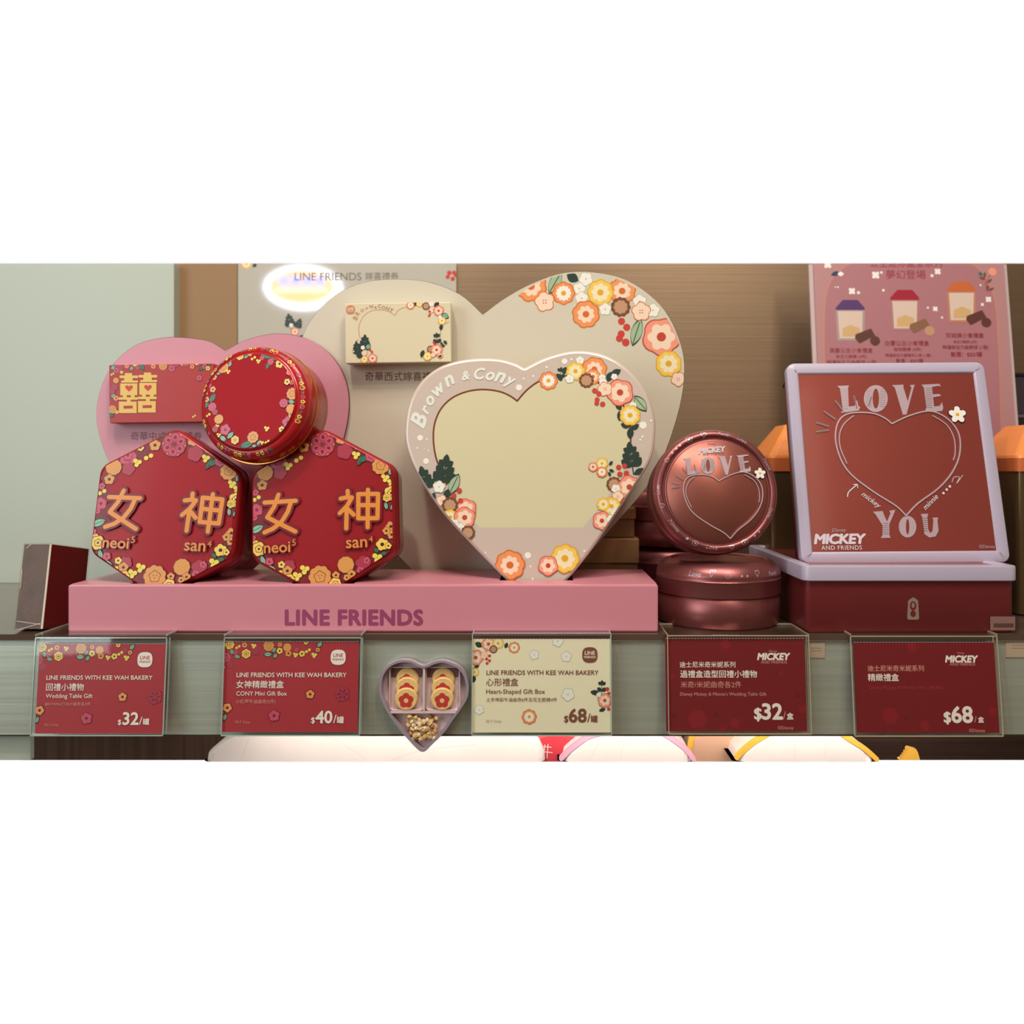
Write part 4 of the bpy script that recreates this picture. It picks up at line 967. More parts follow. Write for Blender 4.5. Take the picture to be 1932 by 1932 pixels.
# writing on its shoulder
vs_, fs_ = [], []
def wrap(body, deg, wmm, zc):
    key = (body, .0, .25, 1.0)
    if key not in TG: TG[key] = text_geo(body, 0, .25, 1.0)
    v, f = TG[key]; mn = min(p[0] for p in v); mx = max(p[0] for p in v); sc = wmm / (mx - mn); b = len(vs_)
    for x, z in v:
        t = R(deg) + ((x - (mn + mx) / 2) * sc) / Rb; zl_ = zc + z * sc
        rr = Rb
        for (ra, za_), (rb_, zb_) in zip(FLP[:-1], FLP[1:]):
            if za_ <= zl_ <= zb_: rr = ra + (rb_ - ra) * (zl_ - za_) / (zb_ - za_)
        rr += .00025
        vs_.append((rr * math.sin(t), -rr * math.cos(t), zl_))
    for q in f: fs_.append(tuple(b + i for i in q))
for body, dg_, w in (('Love', -33, .0088), ('♡', -17, .0042), ('☺', -3, .0044), ('★', 9, .0022), ('★', 14, .0022), ('♡', 25, .0038), ('Family', 46, .010)): wrap(body, dg_, w, .0348)
mesh_obj('rim_print', vs_, fs_, m_sil, e)
rose_flat('round rose-bronze tin in shade behind the heart tin, lower of the pair', pX(1262, .655), .655, SH)
rose_flat('round rose-bronze tin in shade behind the heart tin, upper of the pair', pX(1262, .655), .655, SH + .0436)
# ================================================================== HOUSE-SHAPED ORANGE TINS, CARTONS, DARK BOX
m_or = mat('orange_lid', (236, 140, 62), rough=.4, coat=.2); m_orr = mat('orange_lid_rim', (204, 108, 56), rough=.4)
m_gg = mat('grey_gold_tin_body', (120, 100, 70), rough=.3, metal=.7)
def house_tin(X, Y, w, label):
    e = bpy.data.objects.new('house_tin', None); COL.objects.link(e); e.location = (X, Y, SH)
    tag(e, label, 'tin', 'orange-lidded house tins')
    zr = (H - (888 - CY) / F * (Y - w / 2)) - SH; ze = (H - (864 - CY) / F * (Y - w / 2)) - SH; zt = (H - (803 - CY) / F * Y) - SH
    b = rpoly([(-w / 2, -w / 2), (w / 2, -w / 2), (w / 2, w / 2), (-w / 2, w / 2)], .005, 4)
    v, f = slabz(inset(ccw(b), .001), [(.001, .0002), (0, .001), (0, zr)]); mesh_obj('body', v, f, m_gg, e, smooth=True)
    v, f = slabz(b, [(0, zr - .0005), (0, ze)], True, False); mesh_obj('lid_rim', v, f, m_orr, e, smooth=True)
    t = .45
    v, f = loft([[(x, y, ze) for x, y in ccw(b)], [(x * .98, y * .98, ze + .002) for x, y in ccw(b)], [(x * t, y * t, zt) for x, y in ccw(b)]], False, True)
    mesh_obj('lid_roof', v, f, m_or, e)
    return e
house_tin(pX(1506, .655), .655, .066, 'orange-lidded tin mostly hidden behind the square tin, peeping out at its left')
house_tin(pX(1953, .600), .600, .066, 'orange-lidded tin with grey-gold body at the right of the square tin')
m_kr = mat('kraft_gold_carton', (150, 112, 76), rough=.5); m_krs = mat('carton_lid_gold', (178, 138, 92), rough=.45)
def carton(x0p, x1p, y0p, y1p, Y, d, label, zb=None):
    X0, X1 = pX(x0p, Y), pX(x1p, Y); zt = (H - (y0p - CY) / F * Y); zb = zb if zb is not None else (H - (y1p - CY) / F * Y)
    e = bpy.data.objects.new('carton', None); COL.objects.link(e); e.location = ((X0 + X1) / 2, Y, zb)
    tag(e, label, 'box', 'cartons behind the heart tin')
    w = (X1 - X0) / 2; h = zt - zb
    box('tray', -w + .001, w - .001, .001, d - .001, 0, h * .62, m_kr, e, .001); box('lid', -w, w, 0, d, h * .62, h, m_krs, e, .001)
    return zt
zt = carton(1072, 1206, 1016, 0, .612, .08, 'brown-gold carton on the shelf behind the heart tin, the lower one', SH)
carton(1078, 1200, 958, 0, .616, .07, 'brown-gold carton resting on another behind the heart tin', zt + .0002)
e = bpy.data.objects.new('storage_box', None); COL.objects.link(e); Yb = .70; e.location = (pX(1990, Yb), Yb, SH)
tag(e, 'tall dark purple-grey box cut by the right edge, beyond the orange-lidded tin', 'box')
wb_ = pX(1990, Yb) - pX(1914, Yb); hz = lambda py: (H - (py - CY) / F * Yb) - SH
m_db = mat('dark_purple_grey_box', (66, 54, 66), .45); m_dl = mat('grey_box_edge', (112, 94, 104), .4)
box('lower_box', -wb_, wb_, 0, .035, 0, hz(788), mat('dark_green_grey', (44, 40, 38), .45), e, .001); box('band', -wb_, wb_, -.0008, .0345, hz(788), hz(782), m_dl, e); box('upper_box', -wb_, wb_, 0, .035, hz(782), hz(709), m_db, e, .001); box('lid', -wb_ - .0008, wb_ + .0008, -.001, .0355, hz(709), hz(704), mat('near_black_lid', (34, 28, 32), .4), e)

# ================================================================== FILM-WRAPPED RED BOX at far left
fr = Frame(53, 1190, .514, lean=10, yaw=0)
e = fr.empty('wrapped_box', 'small dark red box in glossy clear film leaning at the left end of the podium', 'box')
x0, _ = fr.uv(28, 1188); x1, _ = fr.uv(80, 1188); zt = fr.uv(80, 1027)[1]
m_br = mat('dark_red_box', (112, 16, 22), .45); m_bf = mat('brown_foil_face', (92, 68, 58), .5, 0, grain=.4, gscale=(120, 120, 60), bump=.5)
D_ = .044
z0_ = .0012
box('side_face', x1 - .0006, x1, .0006, D_, z0_, zt, m_br, e); box('front_face', x0, x1, 0, .0006, z0_, zt, m_bf, e)
box('top_face', x0, x1 - .0006, .0006, D_, zt - .0008, zt, mat('pale_box_top', (150, 136, 122), .4), e); box('core', x0 + .0002, x1 - .0006, .0006, D_, z0_, zt - .0008, m_br, e)
m_film = clear('clear_film', (250, 248, 244), .3, .06)
vv, ff = slab(rpoly(rect(x0 - .0008, x1 + .0008, z0_ - .0008, zt + .0008), .001, 3), [(.0005, -.0010), (0, -.0004), (0, D_ + .0005), (.0005, D_ + .001)]); mesh_obj('film', vv, ff, m_film, e, smooth=True)
hi = mat('film_crease', (196, 176, 150), .2)
box('film_seam', x1 - .0003, x1 + .0009, -.0014, -.0009, z0_, zt, hi, e)
a = Art(fr, y=-.0012)
for p, q in (((32, 1172), (76, 1178)), ((34, 1188), (76, 1176)), ((60, 1026), (50, 1034)), ((42, 1075), (38, 1110))): a.stroke([p, q], 1.0, hi)
a.build('film_creases', e)

# ================================================================== SIGN HOLDERS AND PRICE CARDS
m_ac = clear('clear_acrylic', (253, 254, 253), 1.0, .02)
m_ed = mat('acrylic_edge', (178, 196, 188), .15, .2, coat=.5)
m_edl = mat('acrylic_edge_warm', (190, 178, 150), .15, .2, coat=.5)
def holder(px0, px1, ptop, pbot, lx0, lx1, label, warm=False, lean=5.0):
    fr = Frame((px0 + px1) / 2, pbot, .4935, lean=lean)
    e = fr.empty('sign_holder', label, 'sign holder', 'clear acrylic sign holders along the shelf edge')
    xa = fr.uv(px0, pbot)[0]; xb = fr.uv(px1, pbot)[0]; zt = fr.uv(px0, ptop)[1]
    t = .0009; me_ = m_edl if warm else m_ed
    box('front_sheet', xa, xb, 0, t, 0, zt, m_ac, e, .0003)
    box('back_sheet', xa, xb, .0042, .0042 + t, 0, zt, m_ac, e, .0003)
    box('foot_strip', xa, xb, t, .0042, 0, t, m_ac, e)
    for x in (xa, xb): box('side_edge', x - .00025, x + .00025, -.0001, t + .0001, .0004, zt - .0004, me_, e)
    box('side_edge', xb - .00025, xb + .00025, .0041, .0043 + t, .0004, zt - .0004, me_, e)
    box('bottom_edge', xa, xb, -.0002, .0003, -.0003, .0004, me_, e); box('top_edge', xa, xb, -.0002, .0003, zt - .0004, zt + .0002, me_, e)
    # ledge lying back on the shelf
    inv = e.matrix_world.inverted()
    Mw = fr.M3; O = fr.O
    def loc(v): return Mw.transposed() @ (v - O)
    p0 = O + Mw @ Vector((xa, .0042 + t, zt)); p1 = O + Mw @ Vector((xb, .0042 + t, zt))
    pf0 = O + Mw @ Vector((xa, 0, zt)); pf1 = O + Mw @ Vector((xb, 0, zt))
    yb = .534; zc = SH + .0012
    A = [(pf0.x, pf0.y, zc), (pf1.x, pf1.y, zc), (pf1.x, yb, zc), (pf0.x, yb, zc)]
    B = [(x, y, z - .0009) for x, y, z in A]
    V_ = [loc(Vector(p)) for p in A + B]
    mesh_obj('ledge', V_, [(0, 1, 2, 3), (7, 6, 5, 4), (0, 4, 5, 1), (1, 5, 6, 2), (2, 6, 7, 3), (3, 7, 4, 0)], m_ac, e)
    for i, (q0, q1) in enumerate(((A[1], A[2]), (A[0], A[3]), (A[3], A[2]))):
        d = .0003
        P0 = Vector(q0); P1 = Vector(q1); ax = (P1 - P0).normalized(); s_ = ax.cross(Vector((0, 0, 1))).normalized() * d; u_ = Vector((0, 0, .0005))
        vv = [loc(p) for p in (P0 - s_ - u_ * 2, P0 + s_ - u_ * 2, P0 + s_ + u_ * .3, P0 - s_ + u_ * .3, P1 - s_ - u_ * 2, P1 + s_ - u_ * 2, P1 + s_ + u_ * .3, P1 - s_ + u_ * .3)]
        mesh_obj('ledge_edge', vv, [(0, 1, 2, 3), (7, 6, 5, 4), (0, 4, 5, 1), (1, 5, 6, 2), (2, 6, 7, 3), (3, 7, 4, 0)], me_, e)
    return fr, e
m_redc = mat('red_card', (168, 44, 54), .45); m_creamc = mat('cream_card', (236, 228, 198), .45); m_darkc = mat('dark_red_card', (118, 22, 30), .45)
m_paper = mat('white_paper_edge', (214, 196, 190), .6)
def card(fr, px0, py0, px1, py1, m, label):
    e = fr.empty('price_card', label, 'card', 'printed price cards')
    Y_ = .0016
    xa, zb = fr.uv(px0, py1, Y_); xb = fr.uv(px1, py1, Y_)[0]; zt = fr.uv(px0, py0, Y_)[1]
    box('card', xa, xb, Y_, Y_ + .0004, zb, zt, m, e)
    # perforated top edge
    n = 44; vv = []; ff = []
    for i in range(n):
        x0_ = xa + (xb - xa) * (i + .2) / n; x1_ = xa + (xb - xa) * (i + .8) / n; b = len(vv)
        vv += [(x0_, Y_ + .0002, zt - .0001), (x1_, Y_ + .0002, zt - .0001), (x1_, Y_ + .0002, zt + .0003), (x0_, Y_ + .0002, zt + .0003)]; ff.append((b, b + 1, b + 2, b + 3))
    mesh_obj('perforation', vv, ff, m_paper, e)
    a = Art(fr, cl=rect(xa, xb, zb, zt), y=Y_, step=.00004)
    return e, a
def T_(a, c, s, x0, x1, b, m, **kw): a.text(s, c(x0, 0)[0], c(x1, 0)[0], c(0, b)[1], m, **kw)
iw = mat('ink_paper_white', (240, 232, 224), .5); ipk = mat('ink_faint_pink', (214, 150, 140), .5)
redfl = [('r5', 250, 60, 50), ('pr', 26, 118, 40), ('r5', 60, 170, 34), ('yr', 55, 22, 40), ('b2', 118, 40, 16), ('o5', 168, 24, 24), ('b3', 238, 30, 18), ('leaf', 72, 75, 44, 22, 100, 'mint'), ('leaf', 112, 112, 48, 22, -10, 'mint'), ('p5', 102, 82, 20), ('yr', 180, 90, 40), ('r5', 252, 75, 26), ('mp', 352, 30, 44), ('leaf', 345, 95, 60, 30, 0, 'mint'), ('leaf', 393, 62, 44, 22, 60, 'mint'), ('leaf', 402, 105, 44, 22, 60, 'mint'), ('o5', 437, 20, 20), ('y5', 435, 68, 28), ('m5', 502, 88, 28), ('ck', 493, 42, 34), ('p5', 566, 62, 20), ('b3', 556, 98, 18), ('y5', 605, 90, 28), ('r5', 690, 45, 24), ('b2', 650, 68, 18), ('b3', 697, 100, 20), ('y5', 635, 4, 20), ('leaf', 740, 20, 50, 26, 50, 'mint'), ('o5', 725, 60, 20),
 ('b2', 2, 198, 16), ('leaf', -8, 540, 44, 22, 20, 'mint'), ('leaf', 20, 572, 50, 22, 70, 'mint'), ('o5', 38, 500, 40), ('o5', 667, 398, 38), ('p5', 393, 560, 48), ('r5', 912, 396, 58)]
def red_card(fr, ox, oy, cc, label, lines, price, corner, bx):
    e, a = card(fr, *corner, m_redc, label)
    cl = crop(cc.s, *cc(ox, oy))
    flowers(a, cl, redfl); a.lay = 2
    ro = cl(912, 396)
    for k_ in range(14): a.disc(ro[0] + 12.5 * math.cos(k_ * PI / 7), ro[1] + 12.5 * math.sin(k_ * PI / 7), 1.0, I['pink'], 5)
    for k_ in range(6): a.leaf(ro[0] + 7 * math.cos(k_ * PI / 3), ro[1] - 7 * math.sin(k_ * PI / 3), 8, 3, k_ * 60, I['plum'])
    b = cc(*bx); a.shape(b[0], b[1], lambda t: 14.2 * (abs(math.cos(t)) ** 2.8 + abs(math.sin(t)) ** 2.8) ** (-1 / 2.8), iw, 40); a.lay = 8
    a.text('LINE', b[0] - 9.2, b[0] + 9.2, b[1] - .5, m_redc, bold=.02); a.text('FRIENDS', b[0] - 10.5, b[0] + 10.5, b[1] + 6, m_redc, bold=.02)
    a.lay = 6
    for s, x0, x1, y, bo, m in lines: T_(a, cc, s, x0, x1, y, m, bold=bo)
    for s, x0, x1, y, bo in price: T_(a, cc, s, x0, x1, y, iw, bold=bo)
    a.build('print', e)
    return e
ca = crop(.2484, 0, 1160); cb_ = crop(.2484, 380, 1160)
fr, _ = holder(57, 307, 1203, 1388, 0, 0, 'clear acrylic sign holder at the left end, over the pale shelf edge')
red_card(fr, 265, 225, ca, 'red flower-bordered price card reading 32 dollars, leftmost on the shelf edge',
 [('LINE FRIENDS WITH KEE WAH BAKERY', 352, 1163, 492, .012, iw), ('回禮小禮物', 352, 640, 570, .01, iw), ('Wedding Table Gift', 350, 707, 630, .004, iw), ('BROWN/CONY曲奇各2件', 345, 692, 688, 0, ipk), ('©LY Corp.', 340, 452, 842, 0, ipk)],
 [('$', 898, 922, 832, .02), ('32', 935, 1052, 832, .025), ('/', 1060, 1082, 832, .01), ('罐', 1087, 1135, 830, .02)], (66, 1215, 306, 1384), (1103, 340))
fr, _ = holder(417, 678, 1203, 1388, 0, 0, 'clear acrylic sign holder below the nearer hexagonal tin, beside the cookie sign')
red_card(fr, 160, 205, cb_, 'red flower-bordered price card reading 40 dollars, left of the heart cookie sign',
 [('LINE FRIENDS WITH KEE WAH BAKERY', 265, 1107, 472, .012, iw), ('女神精緻禮盒', 265, 628, 551, .01, iw), ('CONY Mini Gift Box', 265, 652, 612, .004, iw), ('小紅莓牛油曲奇(5件)', 262, 565, 670, 0, ipk), ('©LY Corp.', 258, 375, 822, 0, ipk)],
 [('$', 835, 862, 820, .02), ('40', 870, 993, 820, .025), ('/', 1003, 1026, 820, .01), ('罐', 1030, 1082, 818, .02)], (419, 1211, 674, 1381), (1040, 322))
# cream card
fr, _ = holder(890, 1154, 1194, 1388, 0, 0, 'clear acrylic sign holder right of the heart cookie sign')
e, a = card(fr, 891, 1206, 1153, 1382, m_creamc, 'cream price card with pale flowers reading 68 dollars, right of the cookie sign')
c = crop(.2692, 680, 1160)
flowers(a, c, [('leaf', 830, 210, 60, 40, -30, 'pine'), ('sa', 897, 205, 52), ('yl', 965, 200, 44), ('leaf', 1022, 215, 44, 28, 70, 'pine'), ('od', 1078, 230, 42), ('bm', 932, 242, 30), ('sa', 808, 300, 58), ('pp', 868, 285, 28), ('be', 905, 288, 11), ('be', 885, 310, 11), ('be', 905, 322, 11), ('be', 888, 340, 11), ('yl', 800, 402, 34), ('leaf', 795, 450, 50, 30, 80, 'pine'), ('leaf', 815, 362, 40, 24, 20, 'pine'),
 ('wh', 1383, 185, 42), ('wh', 1218, 280, 36), ('wh', 1443, 292, 40), ('wh', 833, 665, 36), ('od', 1183, 715, 54), ('wh', 1455, 558, 48),
 ('sprig', 1690, 560, 90, 88, 'pine', 2), ('leaf', 1645, 545, 70, 36, -10, 'pine'), ('be', 1730, 520, 14), ('be', 1740, 550, 12), ('sa', 1712, 600, 52), ('leaf', 1695, 665, 50, 26, 20, 'pine'), ('be', 1740, 660, 12), ('wh', 1670, 560, 18)]); a.lay = 3
ib = mat('ink_card_brown', (126, 72, 58), .5)
b = c(1608, 281); a.shape(b[0], b[1], lambda t: 14.6 * (abs(math.cos(t)) ** 2.8 + abs(math.sin(t)) ** 2.8) ** (-1 / 2.8), ib, 40); a.lay = 9
a.text('LINE', b[0] - 9.6, b[0] + 9.6, b[1] - .5, m_creamc, bold=.02); a.text('FRIENDS', b[0] - 11, b[0] + 11, b[1] + 6, m_creamc, bold=.02); a.lay = 6
for s, x0, x1, y, bo in (('LINE FRIENDS WITH KEE WAH BAKERY', 880, 1672, 420, .01), ('心形禮盒', 880, 1107, 493, .004), ('Heart-Shaped Gift Box', 880, 1295, 552, .004), ('士多啤梨牛油曲奇6件及花生脆糖4件', 880, 1380, 606, 0), ('$', 1428, 1456, 750, .02), ('68', 1463, 1583, 750, .025), ('/', 1590, 1612, 750, .01), ('罐', 1614, 1662, 748, .02)): T_(a, c, s, x0, x1, y, ib, bold=bo)
T_(a, c, '©LY Corp.', 880, 992, 752, I['tan'])
a.build('print', e)
# dark red cards
def dark_card(fr, corner, c, label, lines, blobs):
    e, a = card(fr, *corner, m_darkc, label)
    bl = mat('ink_soft_red', (136, 22, 34), .5); dk = mat('ink_deep_wine', (104, 16, 24), .5)
    for x, y, r_, d in blobs: a.petals(*c(x, y), r_ * c.s, 6, .25, dk if d else bl)
    a.next()
    for s, x0, x1, y, bo, m, sh_ in lines: T_(a, c, s, x0, x1, y, m, bold=bo, shear=sh_)
    a.build('print', e); return e
c5 = crop(.1967, 1180, 1160); c6 = crop(.2029, 1540, 1160)
fr, _ = holder(1262, 1531, 1199, 1385, 0, 0, 'clear acrylic sign holder in front of the rose-bronze tins', True)
dark_card(fr, (1257, 1205, 1523, 1380), c5, 'dark red price card reading 32 dollars, in front of the rose-bronze tins',
 [('迪士尼米奇米妮系列', 518, 1057, 500, .008, iw, 0), ('過禮盒造型回禮小禮物', 522, 1265, 596, .012, iw, 0), ('米奇/米妮曲奇各2件', 528, 1115, 694, .0, ipk, 0), ("Disney Mickey & Minnie's Wedding Table Gift", 522, 1355, 775, 0, ipk, 0),
  ('Disney', 1375, 1458, 358, 0, ipk, .2), ('MICKEY', 1265, 1580, 430, .05, iw, .2), ('AND FRIENDS', 1298, 1550, 467, .0, ipk, 0), ('$', 1238, 1306, 1000, .03, iw, 0), ('32', 1316, 1505, 1000, .03, iw, 0), ('/', 1512, 1540, 1000, 0, ipk, 0), ('盒', 1548, 1612, 998, .02, iw, 0), ('©Disney', 1462, 1615, 1098, 0, ipk, 0)],
 [(960, 285, 50, 0), (690, 1000, 95, 0), (1050, 1035, 50, 0), (450, 590, 30, 0), (1490, 560, 26, 0), (1700, 905, 40, 0), (930, 1100, 30, 0), (870, 955, 28, 1), (1650, 770, 28, 1), (470, 970, 24, 1)])
fr, _ = holder(1613, 1893, 1200, 1389, 0, 0, 'clear acrylic sign holder at the right end, in front of the square tins', True, 6.5)
dark_card(fr, (1617, 1212, 1886, 1383), c6, 'dark red price card reading 68 dollars, rightmost on the shelf edge',
 [('迪士尼米奇米妮系列', 475, 1005, 520, .008, ipk, 0), ('精緻禮盒', 480, 770, 610, .012, iw, 0), ("Disney Mickey & Minnie's Mini Gift Box", 490, 1185, 690, 0, I['rose'], 0), ('Disney', 1310, 1380, 362, 0, ipk, .2), ('MICKEY', 1200, 1505, 440, .05, iw, .2), ('AND FRIENDS', 1240, 1480, 472, .0, ipk, 0),
  ('$', 1190, 1252, 1000, .03, iw, 0), ('68', 1264, 1455, 1000, .03, iw, 0), ('/', 1470, 1492, 1000, 0, ipk, 0), ('盒', 1505, 1560, 998, .02, iw, 0), ('©Disney', 1420, 1570, 1090, 0, ipk, 0)],
 [(890, 300, 50, 0), (690, 940, 80, 0), (1010, 1030, 50, 0), (1640, 900, 40, 0), (840, 960, 24, 1)])
# small shelf-edge labels
def slabel(x0, x1, y0, y1, label):
    fr = Frame((x0 + x1) / 2, y1, .5068); e = fr.empty('shelf_label', label, 'label')
    xa, zb = fr.uv(x0, y1); xb, zt = fr.uv(x1, y0)
    box('paper', xa, xb, -.0003, 0, zb, zt, mat('beige_label', (176, 158, 134), .5), e)
    a = Art(fr, y=-.0003); g_ = mat('label_grey', (120, 104, 90), .5)
    for k_ in range(2): a.stroke([(x0 + (x1 - x0) * .25, y0 + 12 + 5 * k_), (x0 + (x1 - x0) * .8, y0 + 12 + 5 * k_)], 1.0, g_)
    a.build('print', e)
slabel(1524, 1556, 1211, 1241, 'small beige paper label between the two dark red cards')
slabel(1897, 1945, 1206, 1240, 'small beige paper label at the right edge')

# ================================================================== HEART COOKIE SIGN
fr = Frame(801, 1416, .499, lean=2)
e = fr.empty('cookie_sign', 'heart-shaped tray sign of flower cookies and nuts fixed to the shelf edge', 'sign')
c = crop(.11387, 690, 1220)
Lh = [(960, 300), (960, 300), (880, 275), (780, 225), (650, 205), (500, 230), (360, 310), (260, 440), (220, 600), (225, 780), (280, 950), (420, 1190), (620, 1440), (780, 1620), (880, 1715), (930, 1740)]
Rh = [(960, 1742), (1010, 1715), (1100, 1620), (1300, 1420), (1480, 1180), (1610, 1000), (1700, 830), (1715, 640), (1670, 470), (1580, 340), (1450, 260), (1280, 215), (1130, 240), (1030, 285)]
oh = smooth_path([fr.uv(*c(*p)) for p in Lh], False, 4) + smooth_path([fr.uv(*c(*p)) for p in Rh + [Lh[0]]], False, 4)[:-1]
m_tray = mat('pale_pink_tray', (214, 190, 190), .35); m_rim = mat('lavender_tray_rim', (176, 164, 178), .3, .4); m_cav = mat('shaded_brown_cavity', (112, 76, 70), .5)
oh = ccw(oh)
rg = [[(x, y, z) for x, z in inset(oh, d)] for d, y in ((.0012, .0052), (.0002, .0050), (0, .0040), (0, -.0005), (.0004, -.0010), (.0018, -.0010), (.0020, .0045))]
v, f = loft(rg, True, True); mesh_obj('tray', v, f, [m_rim, m_tray], e, [1 if i == len(f) - 1 else 0 for i in range(len(f))], smooth=True, angle=40)
def bowl(x0, y0, x1, y1, m, r_=60):
    pl = rpoly([fr.uv(*c(*p)) for p in ((x0, y1), (x1, y1), (x1, y0), (x0, y0))], r_ * c.s * fr.k, 4)
    v, f = slab(pl, [(0, .0010), (.0004, .0010), (.0006, .0043)], False, True); return mesh_obj('compartment', v, f, m, e)
bowl(385, 345, 955, 1068, m_tray); bowl(985, 345, 1560, 1068, m_tray)
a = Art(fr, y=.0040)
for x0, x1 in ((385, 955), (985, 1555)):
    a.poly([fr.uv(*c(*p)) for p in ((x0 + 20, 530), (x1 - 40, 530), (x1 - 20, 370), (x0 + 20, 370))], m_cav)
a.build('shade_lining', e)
box('divider', *[fr.uv(*c(x, 0))[0] for x in (955, 985)], -.0004, .0043, fr.uv(*c(0, 1075))[1], fr.uv(*c(0, 345))[1], m_tray, e)
box('divider', *[fr.uv(*c(x, 0))[0] for x in (380, 1540)], -.0002, .0043, fr.uv(*c(0, 1105))[1], fr.uv(*c(0, 1075))[1], m_tray, e)
m_ck = mat('butter_cookie', (226, 190, 122), .6, grain=.12, gscale=(900, 900, 900), bump=.2); m_jam = mat('strawberry_print', (186, 54, 48), .5)
def cookie(cx, cy, yy):
    X, Z = fr.uv(*c(cx, cy)); r_ = 195 * c.s * fr.k
    v, f = loft([[(X + (r_ - d) * math.cos(2 * PI * i / 28), y, Z + (r_ - d) * .97 * math.sin(2 * PI * i / 28)) for i in range(28)] for d, y in ((.0009, yy), (.0002, yy + .0004), (0, yy + .0010), (.0004, yy + .0016))])
    o = mesh_obj('cookie', v, f, m_ck, e, smooth=True, angle=60)
    k_ = 1; A = Art(fr, y=yy); A.petals(*c(cx, cy + 20), 128 * c.s, 5, .3, m_jam, R(90) + PI / 5 * 0 + PI * .0); A.next(); A.disc(*c(cx, cy + 20), 38 * c.s, m_ck)
    f_ = A.build('flower_mark', o)
for cx in (668, 1265):
    for i, cy in enumerate((560, 705, 875)): cookie(cx + (10 if i < 2 else 0), cy, .0030 - .0013 * i)
random.seed(3)
m_nt = [mat('chopped_nut_%s' % n, c_, .6) for n, c_ in (('pale', (226, 204, 168)), ('gold', (206, 170, 112)), ('tan', (186, 142, 92)))]
for i in range(80):
    t = random.random(); cy = 1165 + 390 * t; half = 250 - 60 * t
    cx = 940 + random.uniform(-half, half); X, Z = fr.uv(*c(cx, cy)); s_ = random.uniform(.0015, .0024)
    bm = bmesh.new(); bmesh.ops.create_icosphere(bm, subdivisions=1, radius=s_)
    for v_ in bm.verts: v_.co *= random.uniform(.7, 1.15)
    me = bpy.data.meshes.new('nut'); bm.to_mesh(me); bm.free(); me.materials.append(m_nt[i % 3])
    o = bpy.data.objects.new('nut', me); COL.objects.link(o); o.parent = e; o.location = (X, random.uniform(.0010, .0032), Z); o.rotation_euler = (random.random() * 3, random.random() * 3, 0)

# ================================================================== PACKED BAGS BELOW THE SHELF
m_bag = mat('white_gift_bag', (250, 236, 226), .5, grain=.05, gscale=(30, 30, 8)); m_rimp = mat('pink_bag_rim', (240, 176, 196), .5); m_rimo = mat('orange_bag_rim', (246, 188, 70), .5)
def bag(name, pts, Y, th, m, label, rimm=None, grp='filled bags below the shelf', folds=()):
    fr = Frame((pts[0][0] + pts[-1][0]) / 2, 1434, Y); e = fr.empty(name, label, 'bag', grp)
    top = smooth_path([fr.uv(*p) for p in pts], False, 6)
    ring = ccw(top)
    zb = 0.0
    if name == 'snack_wrapper': ring = ccw([fr.uv(*p) for p in pts])
    ring = [(x, max(z, zb)) for x, z in ring]
    v, f = slab(ring, [(.004, -.003), (.0015, -.0018), (0, 0), (0, th)] if name != 'snack_wrapper' else [(0, 0), (0, th)]); v = v if name == 'snack_wrapper' else [(x, y, z if z > .0045 else 0.0) for x, y, z in v]; mesh_obj('pouch', v, f, m, e)
    if rimm:
        a = Art(fr, y=-.0002); q = [p for p in smooth_path([fr.uv(*p) for p in pts], False, 6) if p[1] > .0024]
        a.stroke([(x, z - .0010) for x, z in q], 9, rimm, up=.0030, local=True); a.build('rim', e)
    if folds:
        a = Art(fr, y=-.0030)
        for p in folds: a.line([q for q in p], 1.2, mat('bag_fold', (240, 220, 212), .5))
        a.build('fold', e)
    return e
bag('gift_bag', [(386, 1434), (400, 1412), (430, 1391), (480, 1372), (600, 1362), (760, 1364), (900, 1366), (1000, 1385), (1022, 1405), (1030, 1434)], .560, .03, m_bag, 'large white filled bag below the shelf, under the cookie sign', folds=[[(470, 1392), (455, 1432)], [(600, 1385), (640, 1400), (690, 1432)], [(740, 1434), (800, 1415), (900, 1405)]])
bag('gift_bag', [(1052, 1434), (1068, 1416), (1090, 1398), (1118, 1382), (1180, 1372), (1240, 1376), (1272, 1392), (1296, 1412), (1312, 1434)], .552, .03, m_bag, 'white filled bag with pink rim below the shelf', m_rimp, folds=[[(1130, 1400), (1115, 1430)], [(1180, 1390), (1170, 1430)]])
bag('gift_bag', [(1380, 1434), (1400, 1412), (1432, 1388), (1480, 1368), (1560, 1366), (1598, 1388), (1632, 1410), (1658, 1434)], .549, .03, m_bag, 'white filled bag with orange rim below the shelf', m_rimo, folds=[[(1500, 1392), (1500, 1430)], [(1560, 1395), (1556, 1430)]])
bag('gift_bag', [(1296, 1434), (1299, 1410), (1310, 1380), (1360, 1370), (1420, 1380), (1432, 1410), (1436, 1434)], .575, .02, mat('peach_bag', (226, 178, 146), .5), 'peach bag with orange rim between two rimmed white bags', m_rimo)
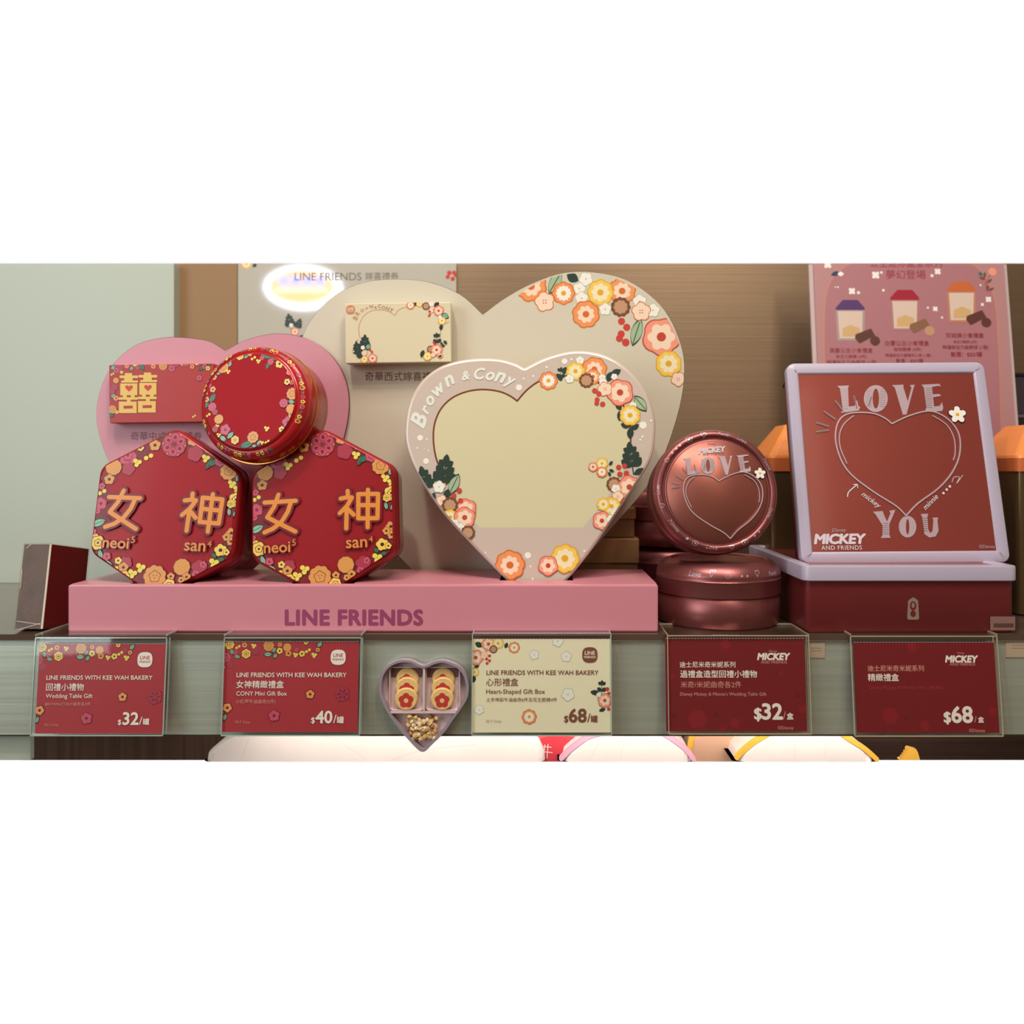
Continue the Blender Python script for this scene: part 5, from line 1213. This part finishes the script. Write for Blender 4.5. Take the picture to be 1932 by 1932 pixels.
bag('gift_bag', [(990, 1434), (1000, 1410), (1012, 1385), (1050, 1372), (1096, 1385), (1100, 1410), (1104, 1434)], .566, .02, mat('bright_red_bag', (220, 62, 74), .5), 'small bright red bag with white criss-cross lines below the shelf')
o = bpy.data.objects['gift_bag.004'] if 'gift_bag.004' in bpy.data.objects else None
if o:
    fr = Frame(1047, 1434, .566); a = Art(fr, y=-.0031)
    for p, q in (((1022, 1408), (1040, 1410)), ((1022, 1418), (1042, 1420)), ((1028, 1405), (1026, 1432)), ((1034, 1404), (1032, 1432))): a.stroke([p, q], 1.4, I['white'])
    a.build('lines', o)
bag('snack_wrapper', [(1697, 1437), (1700, 1431), (1703, 1432), (1703, 1427), (1706, 1428), (1706, 1423), (1709, 1424), (1709, 1418), (1712, 1419), (1712, 1413), (1715, 1410), (1729, 1414), (1732, 1420), (1736, 1437)], .560, .004, m_rimo, 'yellow serrated wrapper corner in front of the dark veneer', None, 'wrappers')
# ================================================================== the lit sign across the shop (seen mirrored in the grey poster)
vd = 2.42
def mir(px, py):  # where the mirrored point must stand
    return ((px - CX) / F * vd, H - (py - CY) / F * vd)
mx_, mz_ = mir(575, 545)
e = bpy.data.objects.new('lit_sign', None); COL.objects.link(e); e.location = (mx_, -(vd - 2 * WALL_Y), mz_)
tag(e, 'oval yellow illuminated shop sign with blue characters across the aisle', 'sign')
def oval(name, rx, rz, y0, y1, m):
    rings = [[(rx * math.cos(-2 * PI * i / 48), y, rz * math.sin(-2 * PI * i / 48)) for i in range(48)] for y in (y0, y1)]
    v, f = loft(rings); return mesh_obj(name, v, f, m, e)
em = lambda n, c_, s: mat(n, c_, .5, emit=s)
oval('halo_rim', .118, .068, 0, .02, em('lit_white', (215, 228, 255), 12)); oval('yellow_face', .096, .050, -.001 + .0205, .024, em('lit_yellow', (255, 176, 24), 7))
for i in range(4): box('character_block', -.066 + i * .036, -.066 + i * .036 + .026, .024, .026, .004, .028, em('lit_blue', (24, 110, 255), 16), e)
box('lettering_band', -.075, .075, .024, .0255, -.016, -.006, em('lit_red_white', (255, 215, 190), 11), e)
bpy.context.view_layer.update()
